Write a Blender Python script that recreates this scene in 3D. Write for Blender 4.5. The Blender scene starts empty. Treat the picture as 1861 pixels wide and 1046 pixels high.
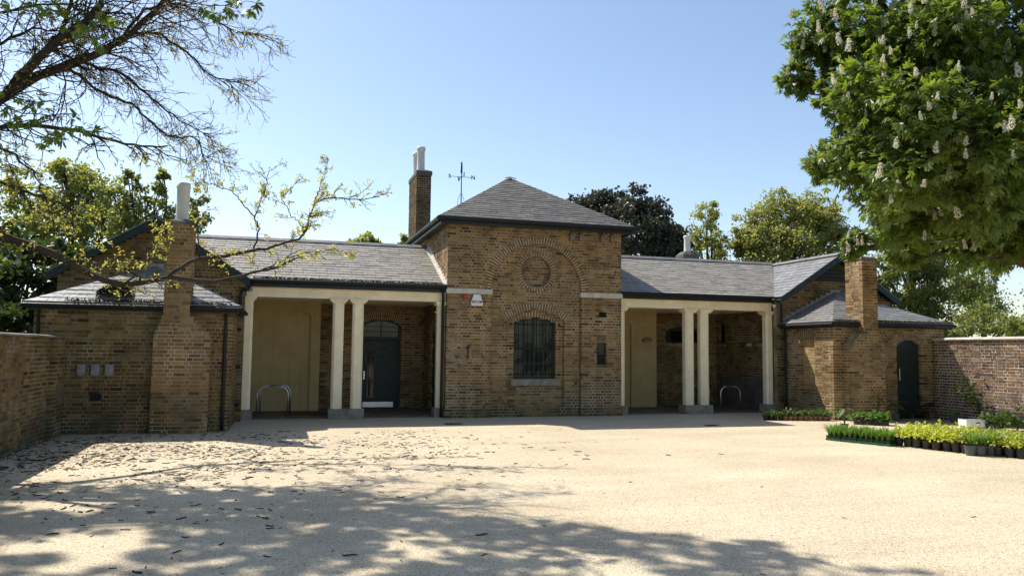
import bpy, math, random
import numpy as np
from mathutils import Vector, Matrix

random.seed(7)
RNG = np.random.default_rng(7)
scene = bpy.context.scene
COL = scene.collection
rad = math.radians

# ------------------------------------------------------------------ camera
F, IW, IH = 1413.85, 1861.0, 1046.0          # focal length in pixels of the photograph
CAM = np.array([-6.353, -19.05, 1.686])
_y, _p, _r = rad(16.581), rad(4.564), rad(0.638)
FW = np.array([math.sin(_y) * math.cos(_p), math.cos(_y) * math.cos(_p), math.sin(_p)])
_r0 = np.array([math.cos(_y), -math.sin(_y), 0.0]); _u0 = np.cross(_r0, FW)
RT = _r0 * math.cos(_r) + _u0 * math.sin(_r); UP = _u0 * math.cos(_r) - _r0 * math.sin(_r)
cd = bpy.data.cameras.new('camera'); cam = bpy.data.objects.new('camera', cd); COL.objects.link(cam)
cd.sensor_width = 36.0; cd.lens = 36.0 * F / IW; cd.clip_start = 0.05; cd.clip_end = 2000
M = Matrix.Identity(4)
for i in range(3):
    M[i][0] = RT[i]; M[i][1] = UP[i]; M[i][2] = -FW[i]; M[i][3] = CAM[i]
cam.matrix_world = M
scene.camera = cam

# ------------------------------------------------------------------ sky, sun, exposure
SUN = Vector((-0.53, 0.60, 1.0)).normalized()          # towards the sun
w = bpy.data.worlds.new('World'); scene.world = w; w.use_nodes = True
nt = w.node_tree; bg = nt.nodes['Background']
sky = nt.nodes.new('ShaderNodeTexSky'); sky.sky_type = 'NISHITA'; sky.sun_disc = False
sky.sun_elevation = math.asin(SUN.z); sky.sun_rotation = math.atan2(SUN.x, SUN.y)
sky.air_density = 1.0; sky.dust_density = 0.8; sky.ozone_density = 0.5; sky.altitude = 20
nt.links.new(sky.outputs[0], bg.inputs[0]); bg.inputs[1].default_value = 0.12
sd = bpy.data.lights.new('sun', 'SUN'); sun = bpy.data.objects.new('sun', sd); COL.objects.link(sun)
sd.energy = 4.4; sd.angle = rad(0.53); sd.color = (1.0, 0.945, 0.85)
sun.rotation_euler = SUN.to_track_quat('Z', 'Y').to_euler(); sun.location = (-30, 34, 56)
vs = scene.view_settings
vs.view_transform = 'Standard'; vs.look = 'None'; vs.exposure = 0.66; vs.gamma = 1.0; vs.use_curve_mapping = False
scene.render.engine = 'CYCLES'
scene.cycles.max_bounces = 6; scene.cycles.transparent_max_bounces = 4

# ------------------------------------------------------------------ helpers
def ray(x, y): return FW + RT * (x - IW / 2) / F - UP * (y - IH / 2) / F
def at(x, y, Y):                                   # point seen at pixel (x, y) standing at depth Y
    d = ray(x, y); return CAM + d * ((Y - CAM[1]) / d[1])
def project(P):
    v = np.asarray(P, float) - CAM; k = v @ FW
    return np.stack([IW / 2 + F * (v @ RT) / k, IH / 2 - F * (v @ UP) / k, k], -1)

def mesh_np(name, V, faces, mats=None, fm=None, smooth=False):
    """V (n,3); faces: list of int arrays (m,k); fm: list of material indices, one per array"""
    me = bpy.data.meshes.new(name)
    V = np.asarray(V, np.float32).reshape(-1, 3)
    arrs = [np.asarray(f, np.int32) for f in faces if len(f)]
    keep = [i for i, f in enumerate(faces) if len(f)]
    nl = sum(a.size for a in arrs); nf = sum(len(a) for a in arrs)
    me.vertices.add(len(V)); me.vertices.foreach_set('co', V.ravel())
    me.loops.add(nl); me.loops.foreach_set('vertex_index', np.concatenate([a.ravel() for a in arrs]))
    me.polygons.add(nf)
    tot = np.concatenate([np.full(len(a), a.shape[1], np.int32) for a in arrs])
    st = np.concatenate([[0], np.cumsum(tot)[:-1]]).astype(np.int32)
    me.polygons.foreach_set('loop_start', st)
    if fm is not None:
        me.polygons.foreach_set('material_index', np.concatenate([np.full(len(arrs[j]), fm[i], np.int32) for j, i in enumerate(keep)]))
    me.polygons.foreach_set('use_smooth', np.full(nf, bool(smooth)))
    for m in (mats or []): me.materials.append(m)
    me.update(calc_edges=True); me.validate()
    return me

class MB:
    """collects simple shapes; build() links them as one mesh object"""
    def __init__(s): s.v = []; s.f = {}
    def add(s, V, Fs):
        b = len(s.v); s.v.extend([tuple(map(float, p)) for p in V])
        for f in Fs: s.f.setdefault(len(f), []).append([i + b for i in f])
    def box(s, x0, x1, y0, y1, z0, z1, ch=0.0):
        if ch <= 0:
            s.add([(x0,y0,z0),(x1,y0,z0),(x1,y1,z0),(x0,y1,z0),(x0,y0,z1),(x1,y0,z1),(x1,y1,z1),(x0,y1,z1)],
                  [(0,3,2,1),(4,5,6,7),(0,1,5,4),(1,2,6,5),(2,3,7,6),(3,0,4,7)])
        else:                                        # vertical edges chamfered
            c = ch
            P = [(x0+c,y0),(x1-c,y0),(x1,y0+c),(x1,y1-c),(x1-c,y1),(x0+c,y1),(x0,y1-c),(x0,y0+c)]
            s.prism(P, z0, z1)
    def prism(s, P, z0, z1):
        n = len(P)
        s.add([(x,y,z0) for x,y in P] + [(x,y,z1) for x,y in P],
              [tuple(range(n))[::-1], tuple(range(n,2*n))] + [(i,(i+1)%n,n+(i+1)%n,n+i) for i in range(n)])
    def slab(s, P, d):                               # polygon of 3D points pushed along vector d
        n = len(P); P = [Vector(p) for p in P]; d = Vector(d)
        s.add([tuple(p) for p in P] + [tuple(p + d) for p in P],
              [tuple(range(n)), tuple(range(n,2*n))[::-1]] + [(i,n+i,n+(i+1)%n,(i+1)%n) for i in range(n)])
    def tube(s, pts, r, sides=8, caps=True):
        V, Q = tube_arrays(pts, r, sides); b = len(s.v)
        s.v.extend(map(tuple, V)); s.f.setdefault(4, []).extend((Q + b).tolist())
        if caps:
            n = len(pts)
            s.f.setdefault(sides, []).append(list(range(b, b+sides))[::-1])
            s.f.setdefault(sides, []).append(list(range(b+(n-1)*sides, b+n*sides)))
    def lathe(s, c, prof, sides=20):                 # prof: (radius, z)
        b = len(s.v); n = len(prof)
        for r, z in prof:
            for k in range(sides):
                a = 2*math.pi*k/sides; s.v.append((c[0]+r*math.cos(a), c[1]+r*math.sin(a), c[2]+z))
        for i in range(n-1):
            for k in range(sides):
                k2 = (k+1) % sides
                s.f.setdefault(4, []).append([b+i*sides+k, b+i*sides+k2, b+(i+1)*sides+k2, b+(i+1)*sides+k])
        s.f.setdefault(sides, []).append([b+k for k in range(sides)][::-1])
        s.f.setdefault(sides, []).append([b+(n-1)*sides+k for k in range(sides)])
    def mesh(s, name, m, smooth=False):
        return mesh_np(name, s.v, [np.array(a) for a in s.f.values()], [m], smooth=smooth)
    def build(s, name, m, parent=None, smooth=False):
        return obj(name, s.mesh(name, m, smooth), parent)

def tube_arrays(pts, r, sides=6):
    P = np.asarray(pts, float); n = len(P)
    R = np.full(n, r, float) if np.isscalar(r) else np.asarray(r, float)
    T = np.gradient(P, axis=0); T /= np.linalg.norm(T, axis=1)[:, None] + 1e-12
    ref = np.array([0.0, 0, 1]) if abs(T[0][2]) < 0.9 else np.array([1.0, 0, 0])
    A = np.cross(T, ref); 
    bad = np.linalg.norm(A, axis=1) < 1e-3
    if bad.any(): A[bad] = np.cross(T[bad], [0.31, 0.95, 0.05])
    A /= np.linalg.norm(A, axis=1)[:, None]
    B = np.cross(T, A)
    an = np.arange(sides) * 2 * math.pi / sides
    V = P[:, None] + R[:, None, None] * (A[:, None] * np.cos(an)[None, :, None] + B[:, None] * np.sin(an)[None, :, None])
    i = np.arange(n-1)[:, None] * sides; k = np.arange(sides)[None]; k2 = (k+1) % sides
    Q = np.stack([i+k, i+k2, i+sides+k2, i+sides+k], -1).reshape(-1, 4)
    return V.reshape(-1, 3), Q

def obj(name, me, parent=None):
    o = bpy.data.objects.new(name, me); COL.objects.link(o)
    if parent is not None: o.parent = parent
    return o
def tag(o, label=None, cat=None, group=None, kind=None):
    if label: o['label'] = label
    if cat: o['category'] = cat
    if group: o['group'] = group
    if kind: o['kind'] = kind
    return o
def thing(name, label, cat, loc=(0,0,0), rz=0.0, group=None):
    o = bpy.data.objects.new(name, None); COL.objects.link(o)
    o.location = loc; o.rotation_euler = (0,0,rz); o.empty_display_size = 0.2
    return tag(o, label, cat, group)
def copy_tree(o, parent=None):
    c = o.copy(); COL.objects.link(c)
    if parent is not None: c.parent = parent
    for ch in list(o.children): copy_tree(ch, c)
    return c
def arc_pts(cx, cz, R, a0, a1, n):
    return [(cx + R*math.sin(a0+(a1-a0)*i/n), cz + R*math.cos(a0+(a1-a0)*i/n)) for i in range(n+1)]

# ------------------------------------------------------------------ materials
def new_mat(name, rough=0.8, spec=0.3, col=(0.5,0.5,0.5), metal=0.0):
    m = bpy.data.materials.new(name); m.use_nodes = True
    nt = m.node_tree; b = nt.nodes['Principled BSDF']
    b.inputs['Base Color'].default_value = (*col, 1); b.inputs['Roughness'].default_value = rough
    b.inputs['Specular IOR Level'].default_value = spec; b.inputs['Metallic'].default_value = metal
    return m, nt, b
def N(nt, t, **k):
    n = nt.nodes.new(t)
    for a, v in k.items():
        if a.startswith('i_'): n.inputs[a[2:].replace('_', ' ')].default_value = v
        else: setattr(n, a, v)
    return n
def ramp(nt, stops, interp='LINEAR'):
    r = nt.nodes.new('ShaderNodeValToRGB'); r.color_ramp.interpolation = interp
    e = r.color_ramp.elements
    while len(e) < len(stops): e.new(0.5)
    for x, (p, c) in zip(e, stops):
        x.position = p; x.color = (*c, 1) if len(c) == 3 else c
    return r
def rnd_value(nt):                                    # one random number for each piece
    g = N(nt, 'ShaderNodeNewGeometry'); o = N(nt, 'ShaderNodeObjectInfo')
    a = N(nt, 'ShaderNodeMath', operation='ADD'); f = N(nt, 'ShaderNodeMath', operation='FRACT')
    nt.links.new(g.outputs['Random Per Island'], a.inputs[0]); nt.links.new(o.outputs['Random'], a.inputs[1])
    nt.links.new(a.outputs[0], f.inputs[0]); return f.outputs[0]
def wnoise(nt, scale, detail=3.0, rough=0.55, stretch=None):
    g = N(nt, 'ShaderNodeNewGeometry'); n = N(nt, 'ShaderNodeTexNoise')
    n.inputs['Scale'].default_value = scale; n.inputs['Detail'].default_value = detail; n.inputs['Roughness'].default_value = rough
    if stretch:
        mp = N(nt, 'ShaderNodeMapping'); mp.inputs['Scale'].default_value = stretch
        nt.links.new(g.outputs['Position'], mp.inputs['Vector']); nt.links.new(mp.outputs[0], n.inputs['Vector'])
    else: nt.links.new(g.outputs['Position'], n.inputs['Vector'])
    return n.outputs['Fac']
def mixc(nt, fac, a, b, mode='MIX'):
    m = N(nt, 'ShaderNodeMix', data_type='RGBA', blend_type=mode)
    for s, v in ((0, fac), (6, a), (7, b)):
        if hasattr(v, 'is_linked') or isinstance(v, bpy.types.NodeSocket): nt.links.new(v, m.inputs[s])
        elif isinstance(v, (int, float)): m.inputs[s].default_value = v
        else: m.inputs[s].default_value = (*v, 1)
    return m.outputs[2]
def step(nt, v, lo, hi, out0=0.0, out1=1.0):
    m = N(nt, 'ShaderNodeMapRange'); m.inputs[1].default_value = lo; m.inputs[2].default_value = hi
    m.inputs[3].default_value = out0; m.inputs[4].default_value = out1
    nt.links.new(v, m.inputs[0]); return m.outputs[0]
def mul(nt, a, b, op='MULTIPLY'):
    m = N(nt, 'ShaderNodeMath', operation=op)
    for i, v in enumerate((a, b)):
        if isinstance(v, (int, float)): m.inputs[i].default_value = v
        else: nt.links.new(v, m.inputs[i])
    return m.outputs[0]
def bump(nt, b, h, strength=0.4, dist=0.01):
    n = N(nt, 'ShaderNodeBump'); n.inputs['Strength'].default_value = strength; n.inputs['Distance'].default_value = dist
    nt.links.new(h, n.inputs['Height']); nt.links.new(n.outputs[0], b.inputs['Normal'])

def brick_mat(name, pal, lime=0.0, moss=0.25, soot=0.5):
    m, nt, b = new_mat(name, 0.9, 0.15)
    n = len(pal)
    c = ramp(nt, [(i/(n-1), p) for i, p in enumerate(pal)]); nt.links.new(rnd_value(nt), c.inputs[0])
    col = c.outputs[0]
    big = wnoise(nt, 0.9, 4, 0.6)
    col = mixc(nt, step(nt, big, 0.42, 0.68, 0, soot), col, (0.42, 0.38, 0.34), 'MULTIPLY')   # old soot in patches
    strk = wnoise(nt, 1.0, 4, 0.6, (5.0,5.0,0.45))
    col = mixc(nt, step(nt, strk, 0.54, 0.72, 0, soot*0.8), col, (0.45,0.42,0.39), 'MULTIPLY')
    warm = wnoise(nt, 0.55, 2)
    col = mixc(nt, step(nt, warm, 0.5, 0.7, 0, 0.55), col, (1.25, 0.98, 0.62), 'MULTIPLY')
    g = wnoise(nt, 55, 4, 0.7)
    col = mixc(nt, 0.7, col, ramp_of(nt, g, [(0.3, (0.62,0.6,0.58)), (0.7, (1.25,1.22,1.18))]), 'MULTIPLY')
    col = mixc(nt, mul(nt, step(nt, wnoise(nt, 0.8, 4, 0.65), 0.5, 0.66, 0, 0.5), step(nt, wnoise(nt, 26, 4, 0.7), 0.4, 0.62)), col, (0.27,0.225,0.16))   # smeared old pointing
    if moss:
        sz = N(nt, 'ShaderNodeSeparateXYZ'); gg = N(nt, 'ShaderNodeNewGeometry'); nt.links.new(gg.outputs['Position'], sz.inputs[0])
        lowz = step(nt, sz.outputs[2], 0.15, 1.0, 1, 0)
        mm = mul(nt, lowz, step(nt, wnoise(nt, 2.3, 4, 0.65), 0.42, 0.6, 0, moss * 2))
        col = mixc(nt, mm, col, (0.07, 0.068, 0.035))
    if lime:
        l = mul(nt, step(nt, wnoise(nt, 1.7, 5, 0.7), 0.5, 0.62, 0, lime), step(nt, wnoise(nt, 14, 3), 0.38, 0.6))
        col = mixc(nt, l, col, (0.50, 0.46, 0.41))
    nt.links.new(col, b.inputs['Base Color'])
    bump(nt, b, g, 0.7, 0.006)
    return m
def ramp_of(nt, v, stops):
    r = ramp(nt, stops); nt.links.new(v, r.inputs[0]); return r.outputs[0]
def mortar_mat(name, col, dark=(0.6,0.57,0.52), amt=0.9):
    m, nt, b = new_mat(name, 0.95, 0.1)
    c = mixc(nt, amt, col, ramp_of(nt, wnoise(nt, 1.1, 5, 0.65), [(0.38, dark), (0.62, (1.15,1.15,1.15))]), 'MULTIPLY')
    c = mixc(nt, 0.6, c, ramp_of(nt, wnoise(nt, 38, 3), [(0.3, (0.7,0.68,0.65)), (0.65, (1.15,1.15,1.15))]), 'MULTIPLY')
    nt.links.new(c, b.inputs['Base Color']); bump(nt, b, wnoise(nt, 60, 3), 0.5, 0.004)
    return m
STOCK = [(0.066, 0.044, 0.027), (0.227, 0.148, 0.069), (0.314, 0.214, 0.099), (0.154, 0.096, 0.047), (0.366, 0.256, 0.121), (0.271, 0.18, 0.083), (0.118, 0.073, 0.038), (0.38, 0.274, 0.132), (0.22, 0.124, 0.063), (0.314, 0.222, 0.11)]
DARKST = [(0.053, 0.038, 0.021), (0.175, 0.122, 0.054), (0.26, 0.183, 0.077), (0.12, 0.078, 0.037), (0.308, 0.224, 0.097), (0.217, 0.149, 0.064), (0.091, 0.06, 0.03), (0.281, 0.201, 0.086), (0.183, 0.108, 0.049), (0.245, 0.174, 0.075)]
PLUM = [(0.055, 0.036, 0.033), (0.143, 0.088, 0.068), (0.198, 0.127, 0.088), (0.094, 0.057, 0.048), (0.242, 0.165, 0.099), (0.132, 0.075, 0.059), (0.077, 0.048, 0.042), (0.22, 0.149, 0.094), (0.165, 0.086, 0.066)]
GOLD = [(0.30,0.20,0.085),(0.38,0.27,0.12),(0.42,0.31,0.15),(0.33,0.225,0.10)]
M_brick = brick_mat('stock_brick', STOCK, lime=0.0, moss=0.35)
M_brickw = brick_mat('stock_brick_limed', STOCK, lime=0.5, moss=0.3)
M_brickd = brick_mat('weathered_brick', DARKST, moss=0.55, soot=0.6)
M_bricky = brick_mat('yellow_brick', GOLD, moss=0.1, soot=0.3)
M_bricka = brick_mat('rubbed_arch_brick', [(0.17,0.118,0.07),(0.20,0.14,0.084),(0.225,0.16,0.096),(0.185,0.13,0.076),(0.15,0.102,0.062)], moss=0, soot=0.3)
M_soot = brick_mat('sooty_brick', [tuple(c*0.6 for c in t) for t in DARKST], moss=0, soot=0.8)
M_plum = brick_mat('plum_brick', PLUM, lime=0.12, moss=0.25)
M_wallL = brick_mat('old_wall_brick', DARKST, lime=0.35, moss=0.5, soot=0.55)
M_mort = mortar_mat('lime_mortar', (0.52,0.445,0.33), (0.36,0.33,0.28))
M_morta = mortar_mat('arch_mortar', (0.66,0.59,0.46), (0.8,0.78,0.74))
M_mortd = mortar_mat('dirty_mortar', (0.40,0.335,0.235), (0.32,0.31,0.27))
M_mortw = mortar_mat('pale_mortar', (0.62,0.575,0.49), (0.6,0.57,0.52))

def slate_mat(name, pal, rough=0.42, lichen=0.6):
    m, nt, b = new_mat(name, rough, 0.75)
    c = ramp(nt, [(i/(len(pal)-1), p) for i, p in enumerate(pal)]); nt.links.new(rnd_value(nt), c.inputs[0])
    col = mixc(nt, 0.7, c.outputs[0], ramp_of(nt, wnoise(nt, 9, 5, 0.65), [(0.3, (0.6,0.6,0.6)), (0.7, (1.3,1.3,1.28))]), 'MULTIPLY')
    l = mul(nt, step(nt, wnoise(nt, 5.5, 5, 0.7), 0.56, 0.68, 0, lichen), step(nt, wnoise(nt, 1.1, 3), 0.42, 0.6))
    col = mixc(nt, l, col, (0.36,0.35,0.31))
    col = mixc(nt, step(nt, wnoise(nt, 2.2, 5, 0.7), 0.60, 0.70, 0, 0.6), col, (0.035,0.032,0.026))
    nt.links.new(col, b.inputs['Base Color'])
    nt.links.new(step(nt, wnoise(nt, 12, 4), 0.3, 0.7, rough-0.08, rough+0.2), b.inputs['Roughness'])
    bump(nt, b, wnoise(nt, 24, 5, 0.65), 0.35, 0.01)
    return m
M_slate = slate_mat('welsh_slate', [(0.19,0.172,0.145),(0.27,0.247,0.21),(0.22,0.20,0.168),(0.31,0.284,0.242),(0.245,0.222,0.186),(0.29,0.262,0.217)], 0.5)
M_slated = slate_mat('dark_lichened_slate', [(0.085,0.078,0.066),(0.125,0.115,0.098),(0.10,0.092,0.077),(0.15,0.138,0.115),(0.11,0.10,0.083)], 0.52, 0.95)
M_slaten = slate_mat('smooth_slate', [(0.17,0.165,0.158),(0.23,0.224,0.213),(0.19,0.185,0.176),(0.26,0.252,0.238)], 0.33, 0.25)
M_ridge = slate_mat('ridge_clay', [(0.10,0.10,0.105),(0.15,0.148,0.148),(0.125,0.124,0.128)], 0.6, 0.5)

def plain(name, col, rough=0.5, spec=0.4, metal=0.0, var=0.25, scale=6.0, bmp=0.15, bscale=40.0):
    m, nt, b = new_mat(name, rough, spec, col, metal)
    c = mixc(nt, 1.0, col, ramp_of(nt, wnoise(nt, scale, 5, 0.65), [(0.3, (1-var,)*3), (0.7, (1+var*0.6,)*3)]), 'MULTIPLY')
    nt.links.new(c, b.inputs['Base Color'])
    nt.links.new(step(nt, wnoise(nt, scale*2.3, 4), 0.3, 0.7, max(0.03, rough-0.08), min(1, rough+0.1)), b.inputs['Roughness'])
    if bmp: bump(nt, b, wnoise(nt, bscale, 4), bmp, 0.004)
    return m
M_green = plain('dark_green_paint', (0.016,0.029,0.029), 0.45, 0.3, var=0.3)
M_black = plain('black_iron', (0.012,0.012,0.013), 0.5, 0.3, var=0.3)
def painted(name, col, rough, grime, gcol, amt):
    m, nt, b = new_mat(name, rough, 0.35)
    c = mixc(nt, 1.0, col, ramp_of(nt, wnoise(nt, 2.6, 5, 0.65), [(0.3,(0.86,0.85,0.83)),(0.7,(1.05,1.05,1.04))]), 'MULTIPLY')
    c = mixc(nt, step(nt, wnoise(nt, 1.0, 5, 0.65, (9,9,0.7)), 0.52, 0.72, 0, amt), c, gcol)           # run-off streaks
    c = mixc(nt, step(nt, wnoise(nt, 17, 4, 0.7), 0.62, 0.74, 0, amt), c, gcol)                        # scuffs
    nt.links.new(c, b.inputs['Base Color']); bump(nt, b, wnoise(nt, 30, 4), grime, 0.004); return m
M_cream = painted('cream_paint', (0.95,0.83,0.60), 0.45, 0.12, (0.55,0.47,0.33), 0.16)
M_render = painted('ochre_render', (0.48,0.375,0.19), 0.9, 0.4, (0.27,0.20,0.10), 0.4)
M_stone = plain('pale_stone', (0.56,0.53,0.47), 0.85, 0.2, var=0.3, scale=5, bmp=0.4)
M_stoned = plain('grey_stone', (0.27,0.245,0.20), 0.9, 0.2, var=0.4, scale=5, bmp=0.5)
M_cement = plain('grey_cement', (0.13,0.12,0.105), 0.9, 0.15, var=0.45, scale=2.2, bmp=0.4)
M_pot = plain('cream_chimney_pot', (0.66,0.64,0.59), 0.6, 0.35, var=0.18, scale=4, bmp=0.2)
M_steel = plain('brushed_steel', (0.55,0.56,0.58), 0.32, 0.5, 1.0, var=0.1, scale=9)
M_lead = plain('lead_flashing', (0.30,0.30,0.31), 0.6, 0.4, var=0.3)
M_white = plain('white_plastic', (0.72,0.73,0.74), 0.4, 0.45, var=0.06)
M_greyp = plain('grey_plastic', (0.25,0.255,0.25), 0.5, 0.4, var=0.12)
M_red = plain('red_plastic', (0.55,0.02,0.025), 0.25, 0.5, var=0.08)
M_blackp = plain('black_print', (0.012,0.012,0.014), 0.5, 0.3, var=0.05)
M_wood = plain('grey_wood', (0.22,0.19,0.165), 0.8, 0.25, var=0.3, scale=14)
M_dark = plain('dark_void', (0.006,0.006,0.006), 0.9, 0.05, var=0.1)  # near-black, paints the unlit space behind openings
M_terra = plain('terracotta', (0.30,0.155,0.095), 0.85, 0.2, var=0.3, scale=12)
M_bpot = plain('black_plant_pot', (0.02,0.02,0.021), 0.45, 0.4, var=0.2)
M_gpot = plain('grey_plant_pot', (0.085,0.088,0.09), 0.55, 0.4, var=0.2)
M_gtray = plain('green_tray', (0.015,0.16,0.07), 0.4, 0.45, var=0.15)
M_soil = plain('soil', (0.03,0.02,0.013), 0.95, 0.1, var=0.4, scale=40)
M_pod = plain('dark_pod', (0.022,0.013,0.009), 0.6, 0.3, var=0.4, scale=30)
M_moss = plain('grey_moss', (0.17,0.15,0.10), 0.95, 0.1, var=0.5, scale=30)
M_bark = plain('bark', (0.085,0.068,0.05), 0.95, 0.12, var=0.45, scale=11, bmp=0.9, bscale=26)
M_twig = plain('twig_bark', (0.062,0.047,0.037), 0.85, 0.2, var=0.35, scale=9)
M_glass, _nt, _b = new_mat('window_glass', 0.05, 0.35, (0.008,0.010,0.010))
bump(_nt, _b, wnoise(_nt, 3.0, 2), 0.06, 0.02)

def leaf_mat(name, pal, trans=0.4, rough=0.45, tint=(1.6,1.65,0.6)):
    m, nt, b = new_mat(name, rough, 0.4)
    c = ramp(nt, [(i/(len(pal)-1), p) for i, p in enumerate(pal)]); nt.links.new(rnd_value(nt), c.inputs[0])
    col = mixc(nt, 0.55, c.outputs[0], ramp_of(nt, wnoise(nt, 0.8, 3), [(0.35, (0.7,0.75,0.7)), (0.65, (1.2,1.2,1.05))]), 'MULTIPLY')
    nt.links.new(col, b.inputs['Base Color'])
    t = N(nt, 'ShaderNodeBsdfTranslucent'); tc = mixc(nt, 1.0, col, tint, 'MULTIPLY'); nt.links.new(tc, t.inputs['Color'])
    ms = N(nt, 'ShaderNodeMixShader'); ms.inputs[0].default_value = trans
    nt.links.new(b.outputs[0], ms.inputs[1]); nt.links.new(t.outputs[0], ms.inputs[2])
    nt.links.new(ms.outputs[0], nt.nodes['Material Output'].inputs['Surface'])
    return m
L_chest = leaf_mat('chestnut_leaf', [(0.085,0.125,0.03),(0.14,0.19,0.05),(0.105,0.15,0.036),(0.20,0.235,0.07)], 0.5, 0.38)
L_lime = leaf_mat('lime_leaf', [(0.40,0.42,0.07),(0.48,0.49,0.10),(0.33,0.37,0.065),(0.52,0.50,0.13)], 0.42)
L_bud = leaf_mat('young_yellow_leaf', [(0.46,0.41,0.13),(0.54,0.48,0.18),(0.38,0.36,0.12)], 0.42)
L_bgl = leaf_mat('pale_green_leaf', [(0.21,0.22,0.09),(0.28,0.275,0.12),(0.235,0.24,0.10),(0.34,0.315,0.15)], 0.52)
L_bgm = leaf_mat('mid_green_leaf', [(0.15,0.17,0.065),(0.20,0.215,0.085),(0.17,0.19,0.072),(0.25,0.25,0.105)], 0.5)
L_bgd = leaf_mat('evergreen_leaf', [(0.045,0.048,0.036),(0.07,0.07,0.054),(0.055,0.058,0.046),(0.09,0.085,0.068)], 0.2, 0.45)
L_dk = leaf_mat('ivy_leaf', [(0.04,0.062,0.022),(0.06,0.088,0.03),(0.05,0.072,0.026)], 0.35)
L_grass = leaf_mat('strap_leaf', [(0.10,0.19,0.04),(0.14,0.24,0.055),(0.12,0.215,0.045)], 0.4)
L_herb = leaf_mat('herb_leaf', [(0.07,0.115,0.03),(0.10,0.15,0.04),(0.085,0.13,0.035)], 0.35)
L_purp = leaf_mat('purple_leaf', [(0.06,0.03,0.03),(0.09,0.045,0.04),(0.07,0.06,0.035)], 0.25)
L_flow = leaf_mat('chestnut_blossom', [(0.74,0.69,0.60),(0.82,0.79,0.72),(0.70,0.60,0.52)], 0.35, 0.7, (1.0,0.97,0.92))
L_grs = leaf_mat('rough_grass', [(0.05,0.08,0.02),(0.08,0.11,0.03)], 0.3)

# gravel, ground
M_gravel, nt_, b_ = new_mat('resin_bound_gravel', 0.85, 0.2)
g_ = N(nt_, 'ShaderNodeNewGeometry'); v_ = N(nt_, 'ShaderNodeTexVoronoi'); v_.inputs['Scale'].default_value = 85
nt_.links.new(g_.outputs['Position'], v_.inputs['Vector'])
sc_ = N(nt_, 'ShaderNodeSeparateColor'); nt_.links.new(v_.outputs['Color'], sc_.inputs[0])
c_ = ramp_of(nt_, sc_.outputs[0], [(0.0,(0.26,0.205,0.14)),(0.22,(0.50,0.42,0.295)),(0.5,(0.615,0.525,0.378)),(0.8,(0.69,0.60,0.44)),(1.0,(0.48,0.38,0.25))])
c_ = mixc(nt_, 0.8, c_, ramp_of(nt_, wnoise(nt_, 0.35, 4, 0.6), [(0.35,(0.84,0.82,0.79)),(0.65,(1.05,1.05,1.05))]), 'MULTIPLY')
c_ = mixc(nt_, 0.6, c_, ramp_of(nt_, wnoise(nt_, 0.9, 5, 0.6, (0.35,1.6,1.0)), [(0.38,(0.88,0.86,0.84)),(0.6,(1.04,1.04,1.04))]), 'MULTIPLY')
c_ = mixc(nt_, step(nt_, wnoise(nt_, 2.6, 5, 0.7), 0.58, 0.72, 0, 0.22), c_, (0.36,0.30,0.22))
nt_.links.new(c_, b_.inputs['Base Color']); bump(nt_, b_, v_.outputs['Distance'], 0.55, 0.008)
M_grass = plain('rough_ground', (0.06,0.075,0.03), 0.95, 0.1, var=0.5, scale=1.5, bmp=0.8, bscale=12)
M_paving = plain('worn_paving', (0.16,0.135,0.10), 0.85, 0.25, var=0.35, scale=3, bmp=0.3)

# ------------------------------------------------------------------ brickwork
BRICKS = {}            # thing name -> list of (wall part, frame, array rows, material, mortar)
def frame(O, U, Nn):
    O, U, Nn = (np.array(a, float) for a in (O, U, Nn)); return O, U, Nn
def rect(a, b, v0, v1): return lambda v: (a, b) if v0 <= v < v1 else None
def circ(c, vc, r): return lambda v: (c - math.sqrt(r*r-(v-vc)**2), c + math.sqrt(r*r-(v-vc)**2)) if abs(v-vc) < r else None
def seg(c, hw, v0, vs_, vc):
    s = vc - vs_; R = (hw*hw + s*s) / (2*s); cz = vc - R
    def f(v):
        if v < v0 or v >= vc: return None
        if v < vs_: return (c-hw, c+hw)
        h = math.sqrt(max(0, R*R-(v-cz)**2)); return (c-h, c+h)
    f.R = R; f.cz = cz; f.a = math.asin(hw / R); f.c = c
    return f
def subtract(iv, h):
    out = []
    for a, b in iv:
        if h[1] <= a or h[0] >= b: out.append((a, b)); continue
        if h[0] > a: out.append((a, h[0]))
        if h[1] < b: out.append((h[1], b))
    return out
CRS = 0.0735
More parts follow.
